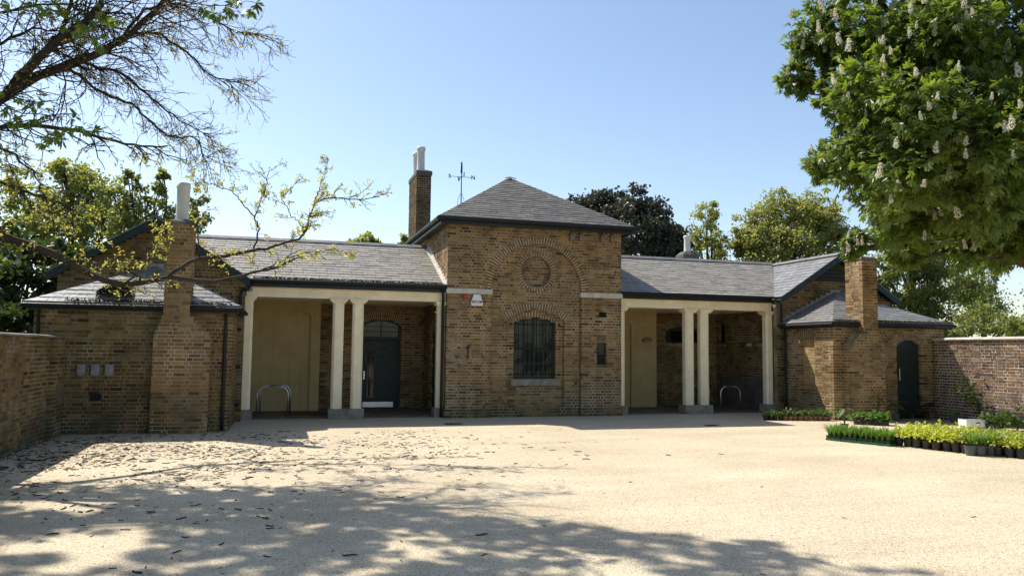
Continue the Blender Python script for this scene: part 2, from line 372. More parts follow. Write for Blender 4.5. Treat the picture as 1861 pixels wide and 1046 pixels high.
def brick_wall(tname, name, parent, O, U, Nn, u0, u1, v0, v1, holes=(), mat=None, mort=None, thick=0.22, ends=None, sel=True, mj=0.0145, seed=0, regions=()):
    """courses of Flemish bond on a wall face: mortar body set back, bricks proud of it.
    ends(v) may narrow the run (gables); regions: (test(u,v), material index) for patches of other brick"""
    rng = random.Random(seed * 131 + int(abs(O[0])*10) + int(abs(O[1])*10))
    fr = frame(O, U, Nn)
    rows = []; body = MB()
    O_, U_, N_ = fr
    Zv = np.array([0, 0, 1.0])
    nc = int(math.ceil((v1 - v0) / CRS - 1e-6))
    for k in range(nc):
        a = v0 + k*CRS; b = min(v1, a + CRS)
        if b - a < 0.02: continue
        vm = (a + b) / 2
        iv = [(u0, u1)] if ends is None else ([ends(vm)] if ends(vm) else [])
        for h in holes:
            r = h(vm)
            if r: iv = subtract(iv, r)
        for (p, q) in iv:
            if q - p < 0.03: continue
            P = [O_ + U_*(p+0.004) - N_*0.007 + Zv*a, O_ + U_*(q-0.004) - N_*0.007 + Zv*a, O_ + U_*(q-0.004) - N_*0.007 + Zv*b, O_ + U_*(p+0.004) - N_*0.007 + Zv*b]
            body.slab(P, tuple(-N_*(thick-0.007)))
            u = p; full = (k % 2 == 0); first = True
            while u < q - 0.02:
                L = 0.222 if full else 0.108
                if first: L *= (0.55 if k % 2 else 1.0); first = False
                L = L + rng.uniform(-0.006, 0.006)
                e = min(q, u + L)
                if q - e < 0.045: e = q
                rows.append((u + mj*0.5 * (u > p + 1e-6), e - mj*0.5 * (e < q - 1e-6), a + mj*0.45 + rng.uniform(-.0015,.0015), b - mj*0.45 + rng.uniform(-.0015,.0015), rng.uniform(-0.0035, 0.004), rng.random()))
                u = e; full = not full
    part = body.build(name, mort or M_mort, parent)
    BRICKS.setdefault(tname, []).append([part, fr, np.array(rows), mat or M_brick, sel, regions])
    return part
UNIT = {}
def unit_brick(mat):
    if mat.name not in UNIT:
        mb = MB(); c = 0.03
        # slightly worn arrises on the face
        mb.add([(-.5,-1,-.5),(.5,-1,-.5),(.5,-1,.5),(-.5,-1,.5),(-.5,-.05,-.5),(.5,-.05,-.5),(.5,-.05,.5),(-.5,-.05,.5),(-.49,0,-.47),(.49,0,-.47),(.49,0,.47),(-.49,0,.47)],
               [(0,4,5,1),(1,5,6,2),(2,6,7,3),(3,7,4,0),(4,8,9,5),(5,9,10,6),(6,10,11,7),(7,11,8,4),(8,11,10,9)])
        UNIT[mat.name] = mb.mesh('brick', mat)
    return UNIT[mat.name]
def finish_bricks(limit=300):
    Zv = np.array([0, 0, 1.0])
    for tname, ws in BRICKS.items():
        sizes = []
        for wi, (part, (O, U, Nn), R, mat, sel, regs) in enumerate(ws):
            if not len(R): continue
            cu = (R[:,0]+R[:,1])/2; cv = (R[:,2]+R[:,3])/2
            C = O + cu[:,None]*U + cv[:,None]*Zv
            A = project(C - (R[:,1]-R[:,0])[:,None]/2*U); B = project(C + (R[:,1]-R[:,0])[:,None]/2*U)
            sz = np.abs(A[:,0]-B[:,0]) * (R[:,3]-R[:,2]) * F / A[:,2]
            inside = (A[:,0] > 5) & (B[:,0] < IW-5) & (A[:,1] > 5) & (A[:,1] < IH) & (A[:,2] > 0) & (((CAM - C) @ Nn) > 0)
            if not sel: inside[:] = False
            for j in np.nonzero(inside)[0]: sizes.append((sz[j], wi, j))
        sizes.sort(reverse=True); chosen = {}
        for s, wi, j in sizes[:limit]: chosen.setdefault(wi, set()).add(int(j))
        for wi, (part, (O, U, Nn), R, mat, sel, regs) in enumerate(ws):
            ch = chosen.get(wi, set())
            mats = [mat] + [r[1] for r in regs]
            def mi(r):
                for q, (test, _) in enumerate(regs):
                    if test((r[0]+r[1])/2, (r[2]+r[3])/2): return q+1
                return 0
            for j in sorted(ch):
                r = R[j]; o = obj('brick', unit_brick(mats[mi(r)]), part)
                Mx = Matrix.Identity(4); c = O + U*(r[0]+r[1])/2 + Zv*(r[2]+r[3])/2 + Nn*r[4]
                # local x along the wall, local y outwards, local z up
                for i in range(3):
                    Mx[i][0] = U[i]*(r[1]-r[0]); Mx[i][1] = Nn[i]*0.1; Mx[i][2] = Zv[i]*(r[3]-r[2]); Mx[i][3] = c[i]
                o.matrix_local = Mx
            rest = [j for j in range(len(R)) if j not in ch]
            if not rest: continue
            r = R[rest]; n = len(r)
            f = r[:,4][:,None]; W = (r[:,1]-r[:,0])
            def P(u, d, v): return O + u[:,None]*U + v[:,None]*Zv + d*Nn
            cw = np.minimum(0.004, W*0.1)
            V = np.stack([P(r[:,0], f-0.1, r[:,2]), P(r[:,1], f-0.1, r[:,2]), P(r[:,1], f-0.1, r[:,3]), P(r[:,0], f-0.1, r[:,3]),
                          P(r[:,0], f-0.004, r[:,2]), P(r[:,1], f-0.004, r[:,2]), P(r[:,1], f-0.004, r[:,3]), P(r[:,0], f-0.004, r[:,3]),
                          P(r[:,0]+cw, f, r[:,2]+0.003), P(r[:,1]-cw, f, r[:,2]+0.003), P(r[:,1]-cw, f, r[:,3]-0.003), P(r[:,0]+cw, f, r[:,3]-0.003)], 1)
            fs = np.array([(0,1,5,4),(1,2,6,5),(2,3,7,6),(3,0,4,7),(4,5,9,8),(5,6,10,9),(6,7,11,10),(7,4,8,11),(8,9,10,11)])
            Q = (np.arange(n)[:,None,None]*12 + fs[None])
            ids = np.array([mi(x) for x in r])
            me = mesh_np('brickwork', V.reshape(-1,3), [Q[ids == q].reshape(-1,4) for q in range(len(mats))], mats, list(range(len(mats))))
            tag(obj('brickwork', me, part), kind='stuff')

def voussoirs(parent, O, U, Nn, uc, vc, r0, r1, a0, a1, n, front=0.0, depth=0.1, mat=None, mort=None):
    """ring of radial arch bricks; angle 0 is up"""
    O, U, Nn = frame(O, U, Nn); Zv = np.array([0,0,1.0])
    da = (a1-a0)/n
    mb = MB(); k = 14 if abs(a1-a0) < 2 else 60
    for i in range(k):                                # mortar ring
        b0 = a0+(a1-a0)*i/k; b1 = a0+(a1-a0)*(i+1)/k
        P = [O+U*(uc+r*math.sin(t))+Zv*(vc+r*math.cos(t))+Nn*(front-0.004) for r, t in ((r0+.003,b0),(r1-.003,b0),(r1-.003,b1),(r0+.003,b1))]
        mb.slab(P, tuple(-Nn*(depth-0.01)))
    mb.build('arch_mortar', mort or M_morta, parent)
    w = da/2*0.80
    bm = MB(); P = [(r*math.sin(t), 0, r*math.cos(t)) for r, t in ((r0,-w),(r0,w),(r1,w),(r1,-w))]
    bm.slab(P, (0, -depth, 0)); me = bm.mesh('arch_brick', mat or M_bricka)
    for i in range(n):
        t = a0+da*(i+.5)
        o = obj('arch_brick', me, parent)
        Mx = Matrix.Identity(4); c, s = math.cos(t), math.sin(t)
        ax = U*c - Zv*s; az = U*s + Zv*c; pos = O+U*uc+Zv*vc+Nn*(front+random.uniform(-.003,.003))
        for q in range(3): Mx[q][0] = ax[q]; Mx[q][1] = Nn[q]; Mx[q][2] = az[q]; Mx[q][3] = pos[q]
        o.matrix_local = Mx

# ------------------------------------------------------------------ slates
SLATES = []
def clip(poly, P):
    for i in range(len(P)):
        a, b = P[i], P[(i+1) % len(P)]; out = []
        ins = lambda q: (b[0]-a[0])*(q[1]-a[1])-(b[1]-a[1])*(q[0]-a[0]) >= -1e-9
        for j in range(len(poly)):
            c, d = poly[j], poly[(j+1) % len(poly)]
            ic, idd = ins(c), ins(d)
            if ic: out.append(c)
            if ic != idd:
                x1 = (b[0]-a[0])*(c[1]-a[1])-(b[1]-a[1])*(c[0]-a[0]); x2 = (b[0]-a[0])*(d[1]-a[1])-(b[1]-a[1])*(d[0]-a[0])
                t = x1/(x1-x2); out.append((c[0]+(d[0]-c[0])*t, c[1]+(d[1]-c[1])*t))
        poly = out
        if not poly: return []
    return poly
def slate_plane(part, pts, gauge=0.2, width=0.3, mat=None, sel=True, seed=1):
    """pts: planar convex roof polygon, counter-clockwise seen from outside, pts[0]->pts[1] is the eave"""
    rng = random.Random(seed)
    P = [np.array(p, float) for p in pts]; O = P[0]
    U = P[1]-P[0]; U /= np.linalg.norm(U)
    Nn = np.cross(U, P[2]-P[1]); Nn /= np.linalg.norm(Nn)
    if Nn[2] < 0: Nn = -Nn
    V = np.cross(Nn, U)
    if V @ (P[2]-P[1]) < 0: V = -V
    P2 = [((p-O)@U, (p-O)@V) for p in P]
    area = sum(P2[i][0]*P2[(i+1)%len(P2)][1]-P2[(i+1)%len(P2)][0]*P2[i][1] for i in range(len(P2)))
    if area < 0: P2 = P2[::-1]
    body = MB(); body.slab([tuple(p - Nn*0.004) for p in P], tuple(-Nn*0.05)); body.build('roof_deck', M_green, part)
    umin = min(p[0] for p in P2); umax = max(p[0] for p in P2); vmax = max(p[1] for p in P2)
    rows = int(vmax/gauge)+1; full = []; cut = []
    for r in range(rows):
        v0 = r*gauge; u = umin - width*(0.5 if r % 2 else 0) - rng.uniform(0, .04)
        while u < umax:
            wd = width*rng.uniform(.93,1.07); g = 0.004
            q = [(u+g, v0+rng.uniform(-.006,.006)), (u+wd-g, v0+rng.uniform(-.006,.006)), (u+wd-g, v0+gauge+.01), (u+g, v0+gauge+.01)]
            c = clip(q, P2); u += wd
            if len(c) < 3: continue
            A = abs(sum(c[i][0]*c[(i+1)%len(c)][1]-c[(i+1)%len(c)][0]*c[i][1] for i in range(len(c))))/2
            if A < 0.0015: continue
            (full if (len(c) == 4 and A > 0.93*wd*gauge) else cut).append((c, v0, rng.uniform(-.002,.004)))
    SLATES.append([part, (O, U, V, Nn), full, cut, gauge, mat or M_slate, sel])
def slate_pieces(fr, items, gauge):
    O, U, V, Nn = fr; vs_, fs = [], {}
    for c, v0, j in items:
        n = len(c); b = len(vs_)
        for (u, v) in c: vs_.append(O+U*u+V*v+Nn*(0.019 - 0.013*min(1, max(0, (v-v0)/gauge)) + j))
        for (u, v) in c: vs_.append(O+U*u+V*v-Nn*0.002)
        fs.setdefault(n, []).append(list(range(b, b+n)))
        for i in range(n): fs.setdefault(4, []).append([b+i, b+n+i, b+n+(i+1)%n, b+(i+1)%n])
    return vs_, fs
def finish_slates(limit=300):
    cand = []
    for wi, (part, (O,U,V,Nn), full, cut, gauge, mat, sel) in enumerate(SLATES):
        if not sel: continue
        for j, (c, v0, dj) in enumerate(full):
            p3 = [O+U*u+V*v for u, v in c]; ctr = sum(p3)/len(p3)
            if (CAM-ctr)@Nn <= 0: continue
            q = project(np.array(p3))
            if q[:,0].min() < 0 or q[:,0].max() > IW or q[:,1].min() < 0: continue
            a = abs(sum(q[i,0]*q[(i+1)%4,1]-q[(i+1)%4,0]*q[i,1] for i in range(4)))/2
            cand.append((a, wi, j))
    cand.sort(reverse=True); chosen = {}
    for a, wi, j in cand[:limit]: chosen.setdefault(wi, set()).add(j)
    unit = {}
    for wi, (part, fr, full, cut, gauge, mat, sel) in enumerate(SLATES):
        ch = chosen.get(wi, set()); O, U, V, Nn = fr
        if ch:
            mb = MB()
            mb.add([(-.5,0,.019),(.5,0,.019),(.5,1,.006),(-.5,1,.006),(-.5,0,-.002),(.5,0,-.002),(.5,1,-.002),(-.5,1,-.002)],
                   [(0,1,2,3),(4,5,1,0),(5,6,2,1),(7,4,0,3),(6,7,3,2)])
            me = mb.mesh('slate', mat)
            for j in sorted(ch):
                c, v0, dj = full[j]; o = obj('slate', me, part)
                ua = min(p[0] for p in c); ub = max(p[0] for p in c); va = min(p[1] for p in c); vb = max(p[1] for p in c)
                pos = O+U*(ua+ub)/2+V*va+Nn*dj; Mx = Matrix.Identity(4)
                for i in range(3): Mx[i][0] = U[i]*(ub-ua); Mx[i][1] = V[i]*(vb-va); Mx[i][2] = Nn[i]; Mx[i][3] = pos[i]
                o.matrix_local = Mx
        items = [x for j, x in enumerate(full) if j not in ch] + cut
        if items:
            vs_, fs = slate_pieces(fr, items, gauge)
            tag(obj('slating', mesh_np('slating', vs_, [np.array(a) for a in fs.values()], [mat]), part), kind='stuff')

# ================================================================== THE SETTING
mb = MB(); mb.add([(-900,-900,-0.03),(900,-900,-0.03),(900,900,-0.03),(-900,900,-0.03)], [(0,1,2,3)])
tag(mb.build('ground', M_grass), kind='structure')
mb = MB(); mb.add([(-10.45,-60,0),(16,-60,0),(16,-0.3,0),(11.2,-0.3,0),(11.2,0.28,0),(-10.45,0.28,0)], [(0,1,2,3,4,5)])
tag(mb.build('courtyard', M_gravel), kind='structure')

# ================================================================== THE BUILDING
B = thing('brick_building', 'long yellow-brown brick stable building with slate roofs, square middle pavilion and two loggias', 'building')
T = 'brick_building'
X_, Y_ = (1,0,0), (0,1,0)
front = (0,-1,0)
A = 2.37

# ---- middle pavilion walls
def arch_hole(v):
    if v < 3.21: return (-1.225, 1.225)
    if v < 3.21 + 1.33: h = math.sqrt(1.33**2-(v-3.21)**2); return (-h, h)
WH = seg(0, .57, .95, 2.40, 2.54); RH = seg(0, .78, -1, 2.46, 2.72)
limed = (lambda u, v: u < -1.95 + 0.25*math.sin(v*5) - max(0, v-2.9)*2, M_brickw)
pw = brick_wall(T, 'pavilion_wall', B, (0,0,0), X_, front, -A, A, 0, 4.93, [arch_hole, rect(1.73,1.94,2.57,2.71), rect(1.67,1.94,1.30,1.94)], M_brick, M_mort, 0.25, regions=[limed])
bpatch = (lambda u, v: abs(u-0.05) < 1.0 and v > 2.95 and v < 3.15, M_bricka)
rw = brick_wall(T, 'arch_recess_wall', B, (0,0.09,0), X_, front, -1.3, 1.3, 0, 4.6, [circ(0,3.72,.47), RH], M_brick, M_mort, 0.2,
                ends=lambda v: (-1.225,1.225) if v < 3.21 else ((-math.sqrt(max(0.01,1.33**2-(v-3.21)**2)), math.sqrt(max(0.01,1.33**2-(v-3.21)**2))) if v < 4.52 else None), seed=2)
ww = brick_wall(T, 'window_recess_wall', B, (0,0.155,0), X_, front, -.8, .8, 0, 2.75, [WH], M_brick, M_mort, 0.2, ends=lambda v: RH(v), seed=3)
dw = brick_wall(T, 'round_recess_wall', B, (0,0.19,0), X_, front, -.5, .5, 3.2, 4.25, [], M_brick, M_mort, 0.1, ends=lambda v: circ(0,3.72,.49)(v), seed=4)
voussoirs(pw, (0,0,0), X_, front, 0, 3.21, 1.225, 1.435, -math.pi/2, math.pi/2, 57, 0.006, 0.12)
voussoirs(rw, (0,0.09,0), X_, front, 0, 3.72, .40, .56, 0, 2*math.pi, 41, 0.006, 0.13)
voussoirs(rw, (0,0.09,0), X_, front, 0, RH.cz, RH.R, RH.R+.20, -RH.a, RH.a, 25, 0.006, 0.12)
voussoirs(ww, (0,0.155,0), X_, front, 0, WH.cz, WH.R, WH.R+.16, -WH.a, WH.a, 16, 0.006, 0.12)
for s in (-1, 1):
    brick_wall(T, 'pavilion_plinth', B, (0,-0.035,0), X_, front, *( (-A-.03, -1.2) if s < 0 else (1.2, A+.03) ), 0, 0.22, [], M_brickd, M_mortd, 0.03, seed=8+s)
brick_wall(T, 'pavilion_plinth', B, (0,0.06,0), X_, front, -1.19, 1.19, 0, 0.22, [], M_brickd, M_mortd, 0.03, seed=12)
sdoor = seg(1.78, .42, -1, 2.28, 2.48)
sw = brick_wall(T, 'pavilion_side_wall', B, (-A,0,0), Y_, (-1,0,0), .102, 5.4, 0, 4.93, [sdoor], M_brick, M_mortd, 0.22, seed=5)
voussoirs(sw, (-A,0,0), Y_, (-1,0,0), 1.78, sdoor.cz, sdoor.R, sdoor.R+.2, -sdoor.a, sdoor.a, 14, 0.005, 0.1)
brick_wall(T, 'pavilion_side_wall', B, (A,0,0), Y_, (1,0,0), .102, 5.4, 0, 4.93, [], M_brick, M_mort, 0.22, sel=False, seed=6)
mb = MB(); mb.box(-A+.02, A-.02, 5.25, 5.4, 0, 4.93); mb.build('pavilion_back_wall', M_brick, B)
mb = MB(); mb.box(-A+.25, A-.25, .9, 1.0, 0, 4.9); mb.build('inner_dark_backing', M_dark, B)  # added near-black panel, gives the pavilion windows a dark inside
# impost bands
for a, b in ((-A-.03, -1.2), (1.2, A+.03)):
    mb = MB(); mb.box(a, b, -.035, .1, 3.09, 3.215); mb.build('impost_band', M_stone, B)
# ---- pavilion roof
e = .27; zE = 4.99; ap = (0, 2.70, 6.74)
c0, c1, c2, c3 = (-A-e,-e,zE), (A+e,-e,zE), (A+e,5.4+e,zE), (-A-e,5.4+e,zE)
pr = MB(); pr.box(-A-e+.04, A+e-.04, -e+.04, 5.4+e-.04, 4.955, 4.972); pr = pr.build('pavilion_roof', M_green, B)
slate_plane(pr, [c0,c1,ap], .155, .27, M_slated, seed=11); slate_plane(pr, [c3,c0,ap], .155, .27, M_slated, seed=12, sel=False)
slate_plane(pr, [c1,c2,ap], .155, .27, M_slated, seed=13, sel=False); slate_plane(pr, [c2,c3,ap], .155, .27, M_slated, seed=14, sel=False)
mb = MB()
for d in ((-1,-1),(1,-1)):
    mb.slab([(0,2.70,6.79),(d[0]*.17,2.70+d[1]*.17,6.695),(d[0]*.17-d[1]*.0,2.70-.17,6.69),(0,2.55,6.71)], (0,0,.02))
mb.lathe((0,2.70,6.66), [(.19,0),(.02,.12)], 4); mb.build('apex_cap', M_lead, pr)
def box_ring(name, m, x0, x1, y0, y1, z0, z1, t, parent):
    mb = MB(); mb.box(x0,x1,y0,y0+t,z0,z1); mb.box(x0,x1,y1-t,y1,z0,z1); mb.box(x0,x0+t,y0+t,y1-t,z0,z1); mb.box(x1-t,x1,y0+t,y1-t,z0,z1)
    return mb.build(name, m, parent)
box_ring('fascia', M_green, -A-e+.03, A+e-.03, -e+.03, 5.4+e-.03, 4.80, 4.955, .03, pr)
mb = MB(); mb.box(-A-e+.06, A+e-.06, -e+.06, 5.4+e-.06, 4.84, 4.86); mb.build('soffit', M_green, pr)
def gutter(pts, parent, r=.055):
    mb = MB(); P = [np.array(p, float) for p in pts]
    full = []
    for i in range(len(P)-1):
        for t in np.linspace(0, 1, 6, endpoint=False): full.append(P[i]+(P[i+1]-P[i])*t)
    full.append(P[-1])
    mb.tube(full, r, 10); return mb.build('gutter', M_black, parent)
gz = 4.935
gutter([(-A-e-.03,5.6,gz),(-A-e-.03,-e-.03,gz)], pr); gutter([(-A-e-.06,-e-.03,gz),(A+e+.06,-e-.03,gz)], pr); gutter([(A+e+.03,-e-.03,gz),(A+e+.03,5.6,gz)], pr)

# ---- window of the pavilion
def arch_panel(mb, c, hw, v0, vs_, vc, y0, y1, n=12):
    sg = seg(c, hw, v0, vs_, vc)
    P = [(c-hw, v0), (c+hw, v0)] + [(x, z) for x, z in arc_pts(c, sg.cz, sg.R, sg.a, -sg.a, n)]
    mb.slab([(x, y0, z) for x, z in P], (0, y1-y0, 0))
def arch_frame(mb, c, hw, v0, vs_, vc, wd, y0, y1, n=12):
    sg = seg(c, hw, v0, vs_, vc); hi = hw-wd
    arc = arc_pts(c, sg.cz, sg.R, -sg.a, sg.a, n); arci = arc_pts(c, sg.cz, sg.R-wd, -math.asin(hi/(sg.R-wd)), math.asin(hi/(sg.R-wd)), n)
    for i in range(n):
        mb.slab([(arc[i][0],y0,arc[i][1]),(arc[i+1][0],y0,arc[i+1][1]),(arci[i+1][0],y0,arci[i+1][1]),(arci[i][0],y0,arci[i][1])], (0,y1-y0,0))
    for s in (-1,1): mb.box(min(c+s*hw,c+s*hi), max(c+s*hw,c+s*hi), y0, y1, v0, arc[0][1]-.004)
    mb.box(c-hi, c+hi, y0+.001, y1, v0, v0+wd)
mb = MB(); arch_frame(mb, 0, .565, .955, 2.395, 2.535, .05, .25, .31)
win = mb.build('window', M_green, B)
mb = MB(); mb.box(-.515, .515, .262, .30, 1.70, 1.755); mb.build('transom', M_green, win)
mb = MB()
for x in (-.26, 0, .26): mb.box(x-.014, x+.014, .268, .295, 1.006, 2.49)
for z in (1.35, 2.1): mb.box(-.515, .515, .272, .291, z-.012, z+.012)
mb.build('glazing_bar', M_green, win)
for i, (xa, xb) in enumerate(((-.515,-.274),(-.246,-.014),(.014,.246),(.274,.515))):
    for za, zb in ((1.005,1.338),(1.362,1.70),(1.755,2.088),(2.112,2.49 if i in (1,2) else 2.43)):
        mb = MB(); mb.slab([(xa,.284+random.uniform(-.002,.002),za),(xb,.284+random.uniform(-.002,.002),za),(xb,.284+random.uniform(-.002,.002),zb),(xa,.284+random.uniform(-.002,.002),zb)], (0,.004,0)); mb.build('pane', M_glass, win)
for i in range(9):
    x = -.50+i*.125; mb = MB(); mb.tube([(x,.17,.96),(x,.17,2.40+.13*(1-(x/.55)**2))], .009, 6); mb.build('grille_bar', M_green, win)
for z in (1.07, 1.73, 2.36):
    mb = MB(); mb.tube([(-.66,.15,z),(-.6,.17,z),(.6,.17,z),(.66,.15,z)], .011, 6)
    for s in (-1,1): mb.lathe((s*.66,.135,z-.03), [(.012,0),(.028,.03),(.012,.06)], 8)
    mb.build('grille_rail', M_black, win)
mb = MB(); mb.box(-.67, .67, .03, .30, .79, .945); mb.build('sill', M_stoned, win)
# small side window and air vent
mb = MB(); box = ((1.675,1.935,1.305,1.935))
for q in ((1.675,1.705,1.305,1.935),(1.905,1.935,1.305,1.935),(1.705,1.905,1.305,1.345),(1.705,1.905,1.90,1.935),(1.705,1.905,1.60,1.625)): mb.box(q[0],q[1],.05,.10,q[2],q[3])
sm = mb.build('window', M_green, B)
for za, zb in ((1.345,1.60),(1.625,1.90)): mb = MB(); mb.box(1.705,1.905,.07,.074,za,zb); mb.build('pane', M_glass, sm)
mb = MB()
for i in range(4): x = 1.68+i*.066; mb.box(x, x+.056, -.008, .05, 1.95, 2.12)
mb.build('lintel', M_bricka, sm)
mb = MB(); mb.box(1.66,1.95,-.02,.06,1.275,1.30); mb.build('sill', M_green, sm)
vt = MB(); vt.box(1.735,1.935,.03,.05,2.575,2.705); vt = vt.build('air_vent', M_black, B)
for i in range(5): mb = MB(); z = 2.585+i*.024; mb.slab([(1.74,.005,z),(1.93,.005,z),(1.93,.03,z+.014),(1.74,.03,z+.014)], (0,0,.004)); mb.build('slat', M_black, vt)

# ---- pavilion chimney
def stack(x0, x1, y0, y1, z0, z1, mat, mort, pots, name='chimney', seed=20, cap=True, potmat=None):
    mb = MB(); mb.box(x0+.02, x1-.02, y0+.02, y1-.02, z0, z1); ch = mb.build(name, mort, B)
    brick_wall(T, 'chimney_face', B, (0,y0,0), X_, front, x0, x1, z0, z1, [], mat, mort, .02, seed=seed)
    brick_wall(T, 'chimney_face', B, (x0,0,0), Y_, (-1,0,0), y0+.102, y1, z0, z1, [], mat, mort, .02, seed=seed+1)
    brick_wall(T, 'chimney_face', B, (x1,0,0), Y_, (1,0,0), y0+.102, y1, z0, z1, [], mat, mort, .02, seed=seed+2)
    if cap:
        mb = MB(); cx, cy = (x0+x1)/2, (y0+y1)/2; hx, hy = (x1-x0)/2, (y1-y0)/2
        def ring(k, z): return [(cx-hx*k,cy-hy*k,z),(cx+hx*k,cy-hy*k,z),(cx+hx*k,cy+hy*k,z),(cx-hx*k,cy+hy*k,z)]
        V = ring(1.06,z1)+ring(1.10,z1+.05)+ring(1.08,z1+.14)+ring(.62,z1+.25)
        mb.add(V, [(3,2,1,0)]+[(4*i+j,4*i+(j+1)%4,4*i+4+(j+1)%4,4*i+4+j) for i in range(3) for j in range(4)]+[(12,13,14,15)])
        mb.build('chimney_cap', M_cement, ch)
    for (px, py, pz, r, h) in pots:
        mb = MB(); mb.lathe((px,py,pz), [(r*1.05,0),(r*1.0,.03),(r*.92,h*.3),(r*.9,h*.8),(r*1.0,h*.86),(r*1.08,h*.9),(r*1.08,h*.95),(r*.98,h),(r*.8,h),(r*.8,h-.12)], 24)
        mb.build('chimney_pot', potmat or M_pot, ch, True)
    return ch
stack(-2.30,-1.83,5.40,6.9,4.3,7.25,M_soot,M_mortd,[(-2.10,5.85,7.44,.135,.84),(-2.13,6.5,7.44,.135,.80)])

# ---- wings
ZB0, ZB1, ZC = 2.875, 3.12, 2.90
zr, yr = 4.58, 2.86
for s in (-1, 1):
    xi, xo = s*A, s*7.13
    lo, hi = min(xi,xo), max(xi,xo)
    mb = MB(); mb.box(lo+.005, hi-.005, .16, .42, ZB0, ZB1); bm_ = mb.build('beam', M_cream, B)
    mb = MB(); mb.box(lo+.004, hi-.004, .135, .16, ZB1-.05, ZB1-.004); mb.build('beam_moulding', M_cream, bm_)
    mb = MB(); mb.box(lo+.01, hi-.01, .43, 3.09, ZC, ZC+.04); mb.build('loggia_ceiling', M_cream, B)
    # floor: paving slabs
    fl = MB(); fl.box(lo+.01, hi-.01, .30, 3.09, -.02, .004); fl = tag(fl.build('loggia_floor', M_cement), kind='structure')
    x = lo+.02
    slab = MB(); slab.box(-.5,.5,-.5,.5,0,1); sm_ = slab.mesh('paving_slab', M_paving)
    ny = 4
    for i in range(6):
        for j in range(ny):
            wx = (hi-lo-.04)/6; wy = 2.76/ny
            o = obj('paving_slab', sm_, fl); o.location = (lo+.02+wx*(i+.5), .31+wy*(j+.5), .002); o.scale = (wx-.012, wy-.012, .022+random.uniform(0,.004))
    # roof
    pl = MB(); pl.box(min(xi,s*9.0), max(xi,s*9.0), yr-.05, yr+.05, zr-.25, zr-.12); rf = pl.build('wing_roof', M_green, B)
    E0, E1, R1, R0 = (xi,-.02,3.27), (xo,-.02,3.27), (s*9.07,yr,zr), (xi,yr,zr)
    pts = [E0,E1,R1,R0] if s > 0 else [E1,E0,R0,R1]
    slate_plane(rf, pts, .185, .29, M_slate, seed=30+s)
    bpts = [(s*9.07,5.74,3.27),(xi,5.74,3.27),(xi,yr,zr),(s*9.07,yr,zr)] if s > 0 else [(xi,5.74,3.27),(s*9.07,5.74,3.27),(s*9.07,yr,zr),(xi,yr,zr)]
    slate_plane(rf, bpts, .22, .33, M_slate, seed=40+s, sel=False)
    tile = MB(); tile.slab([(-.5,-.14,-.055),(-.5,0,.03),(-.5,.14,-.055),(-.5,.12,-.075),(-.5,0,0),(-.5,-.12,-.075)], (1,0,0)); tm = tile.mesh('ridge_tile', M_ridge)
    n = 15
    for i in range(n):
        L = 6.68/n; o = obj('ridge_tile', tm, rf); o.location = (s*(A+.01+L*(i+.5)), yr, zr+.035+random.uniform(0,.006)); o.scale = (L-.008,1,1)
    mb = MB(); mb.box(lo+.01, hi-.01, .02, .05, 3.10, 3.262); mb.build('fascia', M_green, rf)
    mb = MB(); mb.box(lo+.01, hi-.01, .05, .16, 3.135, 3.15); mb.build('soffit', M_green, rf)
    gutter([(lo+.02,-.05,3.235),(hi-.02,-.05,3.235)], rf, .05)
    # lead flashing where the roof runs into the pavilion
    mb = MB()
    for i in range(14):
        t = i/14; y = -.0+yr*t; z = 3.27+(zr-3.27)*t
        mb.box(min(xi,xi+s*.012), max(xi,xi+s*.012), y, y+yr/14, z+.0, z+.17)
    mb.slab([(xi,-.02,3.30),(xi+s*.10,-.02,3.295),(xi+s*.10,yr,zr+.028),(xi,yr,zr+.033)], (0,0,.006))
    mb.build('flashing', M_stone if s < 0 else M_lead, rf)
    # valley lead
    # columns
    def column(x, w=.262, y=.30, half=False, capw=.075):
        mb = MB(); mb.box(x-w/2, x+w/2, y-.131, y+.131, .24, ZB0-.06, .05); c = mb.build('column', M_cream, B)
        mb = MB(); mb.box(x-w/2-capw, x+w/2+capw, y-.20, y+.20, ZB0-.058, ZB0-.004)
        mb.box(x-w/2-.03, x+w/2+.03, y-.17, y+.17, ZB0-.10, ZB0-.06); mb.build('capital', M_cream, c)
        return c
    for dx in (-.235, .235): column(s*4.76+dx)
    mb = MB(); mb.box(s*4.76-.42, s*4.76+.42, .10, .50, 0, .238); mb.build('plinth', M_stoned, B)
    column(s*7.08, .235, .30); mb = MB(); mb.box(s*7.08-.17, s*7.08+.17, .11, .50, 0, .238); mb.build('plinth', M_stoned, B)
    column(s*(A+.10), .20, .30, capw=.05); mb = MB(); mb.box(min(s*(A+.005),s*(A+.25)), max(s*(A+.005),s*(A+.25)), .11, .50, 0, .238); mb.build('plinth', M_stoned, B)

YB = 3.1; XE0 = 7.14
